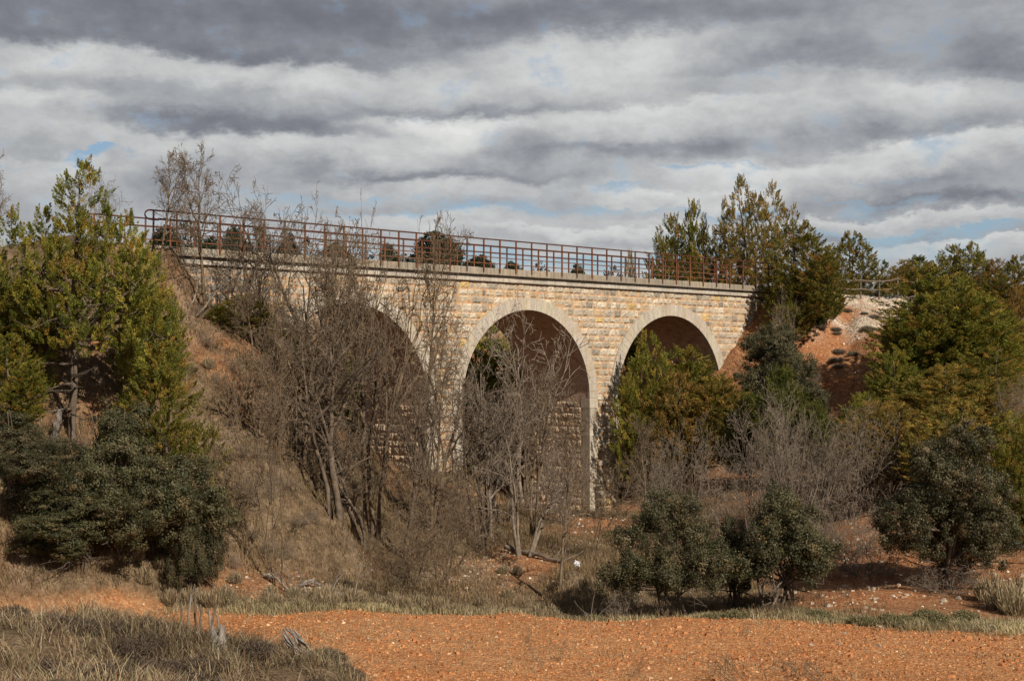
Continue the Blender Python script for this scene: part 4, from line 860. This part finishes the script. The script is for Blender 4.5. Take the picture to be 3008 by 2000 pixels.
# boulders, each a thing
import bmesh
def rock_mesh(seed, nm='rock'):
    r = random.Random(seed); bm = bmesh.new(); bmesh.ops.create_icosphere(bm, subdivisions=3, radius=.5)
    cuts = [(Vector((r.uniform(-1,1), r.uniform(-1,1), r.uniform(-.3,1))).normalized(), r.uniform(.24,.40)) for _ in range(9)]
    for v in bm.verts:
        for n_, d in cuts:
            k = v.co.dot(n_)
            if k > d: v.co -= n_*(k-d)*.92
        v.co *= 1+.05*r.uniform(-1,1); v.co.z *= .7
    me = bpy.data.meshes.new(nm); bm.to_mesh(me); bm.free(); me.materials.append(M['rock']); return me
RM = [rock_mesh(100+i) for i in range(5)]
zones = [((1270,1420,1330,1420), 34, 38, 16, .18, .42, 'reddish boulder half buried in the stony bank left of the right-hand oaks', 'boulders in the stony bank'),
         ((1080,1280,1330,1390), 35, 38, 8, .12, .28, 'small pale rock on the bank below the centre arch', 'rocks below the centre arch'),
         ((1900,2330,1350,1440), 31.6, 36, 10, .09, .22, 'pale rock on the bare ground at the right between oak and field', 'rocks at the right of the field'),
         ((1850,2080,1440,1480), 29.5, 31.5, 4, .07, .13, 'pale stone at the right rim of the red field', 'stones at the field rim'),
         ((1400,1560,1180,1260), 55, 57, 14, .25, .55, 'fallen masonry lump lying before the pier footing', 'lumps before the footing')]
for (xa, xb, _, _), ya, yb, n, s0, s1, lb, gr in zones:
    for i in range(n):
        Yr = random.uniform(ya, yb); p = at(random.uniform(xa, xb), 1300, Yr); z = float(hfast([p.x],[Yr])[0])
        o = bpy.data.objects.new('rock', random.choice(RM)); C.objects.link(o); s = random.uniform(s0, s1)
        o.location = (p.x, Yr, z+s*.1); o.scale = (s*1.3, s, s); o.rotation_euler = (random.uniform(-.3,.3), random.uniform(-.3,.3), random.uniform(0,6.3)); tag(o, lb, 'rock', gr)
# low shrubs: heather on the near bank, cushions on the scree, verge tussocks
def tuft_mesh(seed, n, hgt, wid, pal, palw, w=.006, stiff=1.0, nm='foliage', leafy=True):
    r = np.random.default_rng(seed); a = r.random(n)*6.28; q = np.sqrt(r.random(n)); b = np.stack([np.cos(a)*q*wid*.30, np.sin(a)*q*wid*.30, 0*a], -1)
    top = np.stack([np.cos(a)*q*wid*.5, np.sin(a)*q*wid*.5, hgt*(.45+.55*r.random(n))*np.sqrt(np.clip(1-.75*q*q,0,1))], -1)+r.normal(0,.04*hgt,(n,3))
    m = b*.4+top*.6+r.normal(0,.04*wid,(n,3)); sd = unit(r.normal(0,1,(n,3)))*w
    V1 = np.stack([b-sd, b+sd, m+sd, m-sd], 1).reshape(-1,3); V2 = np.stack([m-sd*1.2, m+sd*1.2, top+sd, top-sd], 1).reshape(-1,3)
    k = np.repeat(np.arange(n), 5); u = unit((top-m)[k]+r.normal(0,.12,(len(k),3)))*.028; c = m[k]+(top-m)[k]*r.random((len(k),1))*1.15+r.normal(0,.015,(len(k),3)); v = unit(np.cross(u, r.normal(0,1,(len(k),3))))*.009
    V3, _ = quads(c, u, v); V = np.concatenate([V1,V2,V3] if leafy else [V1,V2]); F = np.arange(len(V)).reshape(-1,4)
    col = pick(r, pal, palw, len(V)//4)*(.7+.6*r.random((len(V)//4,1))); return mesh_np(nm, V, F, M['grass'], np.repeat(col,4,axis=0))
HEA = [(.125,.093,.066),(.19,.145,.10),(.085,.07,.048),(.27,.21,.14)]; HEW = [3,3,2,1]
CUS = [(.20,.17,.12),(.26,.22,.16),(.14,.125,.085)]; CUW = [2,2,1]
HM = [tuft_mesh(200+i, 620, .42, .95, HEA, HEW, nm='heather') for i in range(3)]
CM = [tuft_mesh(210+i, 420, .34, .8, CUS, CUW, nm='cushion_shrub') for i in range(2)]
TM = [tuft_mesh(220+i, 420, .42, .5, STRAW, STW, .0045, nm='grass_tussock', leafy=False) for i in range(3)]
GM = [tuft_mesh(230+i, 380, .25, .7, [(.17,.16,.07),(.24,.21,.11),(.32,.26,.15)], [2,2,1], nm='verge_shrub') for i in range(2)]
def lay(ms, nm, dx, dyg, Y, s, lb, cat, gr, zs=1.0):
    p = at(dx, dyg, Y); z = float(hfast([p.x],[Y])[0]); o = bpy.data.objects.new(nm, random.choice(ms)); C.objects.link(o)
    o.location = (p.x, Y, z-.02); o.scale = (s, s, s*zs); o.rotation_euler = (0,0,random.uniform(0,6.3)); return tag(o, lb, cat, gr)
def batch(ms, name, places, lb, cat):
    VV, FF, KK = [], [], []; off = 0
    src = []
    for me in ms:
        v = np.empty(len(me.vertices)*3, np.float32); me.vertices.foreach_get('co', v); c = np.empty(len(me.vertices)*4, np.float32); me.attributes['tint'].data.foreach_get('color', c)
        f = np.empty(len(me.loops), np.int32); me.loops.foreach_get('vertex_index', f); src.append((v.reshape(-1,3), c.reshape(-1,4)[:,:3], f.reshape(-1,4)))
    for x, y, s in places:
        v, c, f = random.choice(src); a = random.uniform(0, 6.28); ca, sa = math.cos(a), math.sin(a); z = float(hfast([x],[y])[0])-.02
        VV.append(np.stack([(v[:,0]*ca-v[:,1]*sa)*s+x, (v[:,0]*sa+v[:,1]*ca)*s+y, v[:,2]*s+z], -1)); FF.append(f+off); KK.append(c); off += len(v)
    return tag(link(name, mesh_np(name, np.concatenate(VV), np.concatenate(FF), M['grass'], np.concatenate(KK))), lb, cat, None, 'stuff')
heath = [(300,21.5,1.3,'dark heather clump around the splintered grey stump'),(170,21.8,1.0,'heather clump left of the grey stump'),(420,20.6,1.1,'heather clump behind the twiggy white stump'),(520,19.9,1.0,'heather clump behind the charred sticks'),(590,19.2,1.0,'heather clump on the crest right of the charred sticks'),
 (640,18.9,1.1,'heather clump before the hollow log piece'),(745,18.3,1.1,'heather clump right of the hollow log piece'),(800,17.9,.8,'rightmost heather clump on the near bank'),(60,20.5,1.1,'heather clump near the left edge of the bank'),(240,19.2,1.0,'heather clump in the middle of the bank grass'),
 (400,17.9,1.1,'heather clump left of the charred sticks'),(120,17.5,1.0,'heather clump low at the left corner'),(350,20.9,.9,'heather clump beneath the twiggy white stump'),(480,18.9,.7,'heather clump touching the charred sticks')]
for dx, Y, s, lb in heath: lay(HM, 'heather', dx, 1500, Y, s*.62, lb, 'heather', 'heather clumps on the near bank', .75)
for i in range(16):
    Yr = random.uniform(66, 73.5); lay(CM, 'cushion_shrub', random.uniform(1880, 2040), 700, Yr, random.uniform(.5,1.0), 'small grey cushion shrub dotting the pale scree below the wooden fence', 'shrub', 'cushion shrubs on the scree', .8)
pl = []
for i in range(90):
    dx = random.uniform(300, 1290); Yr = float(field_edge(np.array([(dx-1179)/3275*34]))[0])+random.uniform(.3,2.2); pl.append(((dx-1179)/3275*Yr, Yr, random.uniform(.6,1.25)))
for i in range(60):
    Yr = random.uniform(36.5, 50); dx = random.uniform(430, 1250); pl.append(((dx-1179)/3275*Yr, Yr, random.uniform(.5,1.0)))
batch(TM, 'grass_tussocks', pl, 'straw tussocks on the verge and the slope among the bare trees', 'grass tussocks')
pl = []
for i in range(26):
    dx = random.uniform(1250, 2300); Yr = float(field_edge(np.array([(dx-1179)/3275*33]))[0])+random.uniform(.1,1.6); pl.append(((dx-1179)/3275*Yr, Yr, random.uniform(.5,1.1)))
batch(GM, 'ground_cover', pl, 'low grey-green plants under the right-hand oaks', 'low plants')
pl = []
for i in range(110):
    Yr = random.uniform(14.5, 21.8); dx = random.uniform(0, 800); pl.append(((dx-1179)/3275*Yr, Yr, random.uniform(.25,.6)))
batch(HM, 'low_heather', pl, 'low brown heather growing through the near bank grass', 'heather')
for dx, Y, lb in [(2300,34.0,'straw tussock left of the biggest one at the right edge'),(2335,33.4,'nearest straw tussock at the right edge below the fallen pole'),(2355,34.6,'straw tussock cut by the right edge'),(2280,35,'farthest left straw tussock of those under the fallen pole')]: lay(TM, 'grass_tussock', dx, 1300, Y, 1.9, lb, 'grass tussock', 'tussocks at the right edge')
for i in range(0):
    dx = random.uniform(440, 620); Yr = random.uniform(40, 48.5); lay(CM, 'cushion_shrub', dx, 700, Yr, random.uniform(.8,1.6), 'brownish cushion shrub on the left slope below the parapet', 'shrub', 'cushion shrubs on the left slope', .9)
# weathered wood
def stick(name, pts, rad, lb, cat, mat='dead', k=7, gr=None, twigs=0, seed=1):
    o = empty(name, pts[0]); p0 = Vector(pts[0]); r = random.Random(seed); P = [Vector(p)-p0 for p in pts]; full = []
    for a, b in zip(P[:-1], P[1:]):
        for i in range(4): full.append(a.lerp(b, i/4)+Vector((r.uniform(-1,1), r.uniform(-1,1), r.uniform(-1,1)))*rad*.35)
    full.append(P[-1]); n = len(full); mb = MB(); mb.tube(full, [rad*(1-.45*i/n)*r.uniform(.85,1.12) for i in range(n)], k); mb.build('stem', M[mat], o)
    for q in range(twigs):
        t = MB(); b0 = full[r.randint(1, n-1)]; d = Vector((r.uniform(-1,1), r.uniform(-1,1), r.uniform(-.1,.9))).normalized()*r.uniform(.3,.9)
        t.tube(wob_path(r, b0, b0+d, 4, .3), [rad*.35*(1-.7*i/4) for i in range(5)], 4); t.build('twig', M[mat], o)
    return tag(o, lb, cat, gr)
def gpt(dx, Y, dz=0): p = at(dx, 800, Y); return Vector((p.x, Y, float(hfast([p.x],[Y])[0])+dz))
stick('fallen_log', [gpt(1165,43.5,.15), gpt(1225,43.2,.12), gpt(1292,42.8,.08)], .09, 'dark fallen log lying across the grass below the centre arch', 'log', 'bark', twigs=6)
stick('fallen_branch', [gpt(1150,37.6,.1), gpt(1190,36.6,.12), gpt(1215,36.0,.05)], .06, 'fallen branch on the stony bank left of the slender leaning tree', 'branch', 'bark', twigs=4, seed=4)
lp = [((610,37.2),(668,36.6),.045,'long pale branch at the left of the log pile'),((660,36.4),(700,36.2),.05,'short thick bleached branch in the log pile'),((700,36.6),(755,35.8),.04,'bleached branch sloping to the right of the log pile'),((740,36.0),(818,36.3),.05,'lowest bleached branch of the log pile'),((750,37),(800,36.0),.035,'thin bleached branch crossing the log pile'),((690,37.2),(740,37.6),.05,'pale branch at the back of the log pile')]
for i, (a, b, r_, lb) in enumerate(lp): stick('fallen_branch', [gpt(a[0],a[1],.08), gpt((a[0]+b[0])/2,(a[1]+b[1])/2,.22), gpt(b[0],b[1],.06)], r_, lb, 'branch', 'dead', gr='bleached branches on the verge', twigs=3, seed=i+10)
for i, (a, b, lb) in enumerate([((1300,36.2),(1400,35.4),'crooked dead branch among the boulders left of the right-hand oaks'),((1340,35.4),(1380,34.8),'short dead branch in front of the boulders'),((1390,36),(1440,35.6),'dead branch reaching under the drooping oak')]):
    stick('fallen_branch', [gpt(*a,.12), gpt((a[0]+b[0])/2,(a[1]+b[1])/2,.2), gpt(*b,.08)], .045, lb, 'branch', 'bark', gr='dead branches on the stony bank', twigs=6, seed=i+30)
stick('fallen_pole', [gpt(2300,39.5,.55), gpt(2345,39.3,.5), gpt(2400,39.0,.45)], .06, 'horizontal dark pole lying at the right edge above the tussocks', 'pole', 'bark', twigs=2, seed=44)
# splintered pale foot of the tall juniper
BY = 37.0; pb = at(132, 1045, BY); zz = float(hfast([pb.x],[BY])[0])
stick('broken_trunk', [Vector((pb.x-.1,BY,zz-.1)), Vector((pb.x-.03,BY,zz+.5)), Vector((pb.x+.1,BY,zz+1.0))], .12, 'splintered pale trunk stub under the tall ragged juniper', 'broken trunk', 'dead', twigs=3, seed=3)
# stumps and sticks on the near bank
def stump(dx, Y, h_, r_, lb, spl, seed, name='tree_stump', mat='dead'):
    r = random.Random(seed); b = gpt(dx, Y); o = empty(name, b); mb = MB(); n = 18; rings = []
    for j, f in enumerate((-.2, .15, .5, .8, 1.0)):
        for i in range(n):
            a = 2*math.pi*i/n; jag = 1+(.35*r.uniform(-1,1)*spl if j == 4 else 0); rad = r_*(1.35-.5*f)*(1+.13*math.sin(3*a+seed)+.05*r.uniform(-1,1))
            mb.v.append(Vector((math.cos(a)*rad, math.sin(a)*rad, h_*f*jag)))
    for j in range(4):
        for i in range(n): mb.f.append([j*n+i, j*n+(i+1)%n, (j+1)*n+(i+1)%n, (j+1)*n+i])
    c = len(mb.v); mb.v.append(Vector((0,0,h_*.72)))
    for i in range(n): mb.f.append([4*n+i, 4*n+(i+1)%n, c])
    mb.build('stump_wood', M[mat], o); return tag(o, lb, 'stump'), o
stump(222, 20.9, .50, .08, 'upright grey tree stump with a splintered top at the left of the near bank', 1, 1)
stump(270, 20.9, .42, .05, 'small dark stump just right of the upright grey stump', 1, 2, mat='bark')
st, o = stump(350, 20.2, .28, .07, 'twiggy white stump at the rim of the red field', 1.4, 3)
for i in range(7):
    q = MB(); r = random.Random(i); d = Vector((r.uniform(-.4,1), r.uniform(-1,1), r.uniform(.3,1.3))).normalized()*r.uniform(.25,.45)
    q.tube(wob_path(r, (0,0,.15), Vector((0,0,.15))+d, 4, .3), [.014,.012,.010,.008,.005], 5); q.build('twig', M['dead'], o)
for i, (dx, dx2, h_, Y, m_) in enumerate([(422,418,.36,18.0,'bark'),(432,440,.42,18.0,'dead'),(455,450,.46,18.1,'bark'),(468,462,.34,17.9,'bark'),(480,500,.34,18.0,'bark'),(492,482,.30,17.8,'dead'),(515,500,.26,17.8,'dead')]):
    b = gpt(dx, Y, -.05); t = at(dx2, 800, Y); stick('dead_stick', [b, Vector(((b.x+t.x)/2, Y, b.z+h_*.9)), Vector((t.x, Y+.05, b.z+h_*1.6))], .02, ['leftmost charred stick of the cluster on the near bank','pale thin stick beside the leftmost charred stick','tallest charred stick of the cluster','charred stick just right of the tallest','slanting charred stick of the cluster','pale stick leaning left in the cluster','lowest pale stick at the right of the cluster'][i], 'dead stick', m_, gr='charred sticks on the near bank', seed=60+i)
b = gpt(505, 17.7); st, o = stump(505, 17.5, .24, .09, 'cracked whitish root stub at the right of the charred sticks', 1.6, 9)
# hollow log piece
b = gpt(680, 17.7, .22); o = empty('hollow_log', b)
for i in range(11):
    q = MB(); a = 2*math.pi*i/11; r = random.Random(i+5); yv = Vector((.11*math.cos(a), .04, .11*math.sin(a)))
    q.tube([yv*.7+Vector((-.10+r.uniform(-.04,.04),.1,.10)), yv*.75+Vector((0,0,r.uniform(-.02,.02))), yv*.8+Vector((.11+r.uniform(-.06,.05),-.08,-.08))], [.010,.018,.008], 5); q.build('wood_strip', M['dead'], o)
tag(o, 'split hollow log piece with bleached ribs lying in the heather', 'log')
# white rubbish scrap
r = random.Random(8); bm = bmesh.new(); bmesh.ops.create_grid(bm, x_segments=7, y_segments=7, size=.09)
for v in bm.verts: v.co.z = r.uniform(0,.10); v.co.x += r.uniform(-.03,.03)
me = bpy.data.meshes.new('plastic_bag'); bm.to_mesh(me); bm.free(); me.materials.append(M['white'])
o = link('plastic_bag', me); o.location = gpt(1328, 42.4, .12); o.rotation_euler = (.9,.1,.3); tag(o, 'crumpled white plastic bag on the grass below the centre pier', 'bag')
sm = o.modifiers.new('thickness','SOLIDIFY'); sm.thickness = .012
# wooden fence on the right embankment
f0 = [19.4,21.25,23.1,24.96,26.8,28.7,30.5]; TF = -.1
fe = empty('wooden_fence', W(f0[0], TF, h1(*W(f0[0],TF,0).xy))); org = fe.location.copy(); tops = []
def fz(s): return h1(*W(s,TF,0).xy)
for s in f0:
    q = MB(); b = W(s,TF,fz(s)-.3)-org; t = W(s+random.uniform(-.03,.03),TF,fz(s)+1.08)-org; q.tube([b, b.lerp(t,.5), t], [.055,.05,.05], 8); q.build('post', M['fence'], fe)
for hgt in (.98,.52):
    for a, b in zip(f0[:-1], f0[1:]):
        q = MB(); pa = W(a,TF-.06,fz(a)+hgt)-org; pb_ = W(b,TF-.06,fz(b)+hgt)-org; mid = pa.lerp(pb_,.5)+Vector((0,0,-.035)); q.tube([pa,mid,pb_], [.04,.037,.04], 7); q.build('rail', M['fence'], fe)
tag(fe, 'weathered two-rail wooden fence on top of the right embankment', 'fence')
# dead thorny weeds close to the lower edge
proto_bare('weed', 'dead_weed', 'bare', seed=81, height=1.1, stems=4, spread=.9, gnarl=.16, lv=2, r0=.009, kids=(5,4), first=.3, base_sp=.1, twig=.0035)
for dx, Y, yt, w, lb in [(1770,26.2,1450,230,'tallest dark thorny weed at the lower right edge'),(1950,26.0,1478,190,'thorny weed right of the tallest one at the lower edge'),(1870,26.4,1500,150,'low thorny weed between the two tall ones'),(1240,28.0,1450,70,'dry weed in the middle of the red field'),(1280,28.4,1440,60,'dry weed beside the middle one of the field'),
    (1010,28,1470,50,'small dry weed left of the field centre'),(1480,27,1480,60,'small dry weed right of the field centre'),(1200,30,1430,40,'small dry weed on the far half of the field'),(1690,30.5,1425,70,'dry weed before the many-stemmed oak')]:
    put('weed', dx, Y, yt, lb, 'dead weed', 'dead weeds on the field', wD=w)
print('objects', len(bpy.data.objects), 'verts', sum(len(m.vertices) for m in bpy.data.meshes))
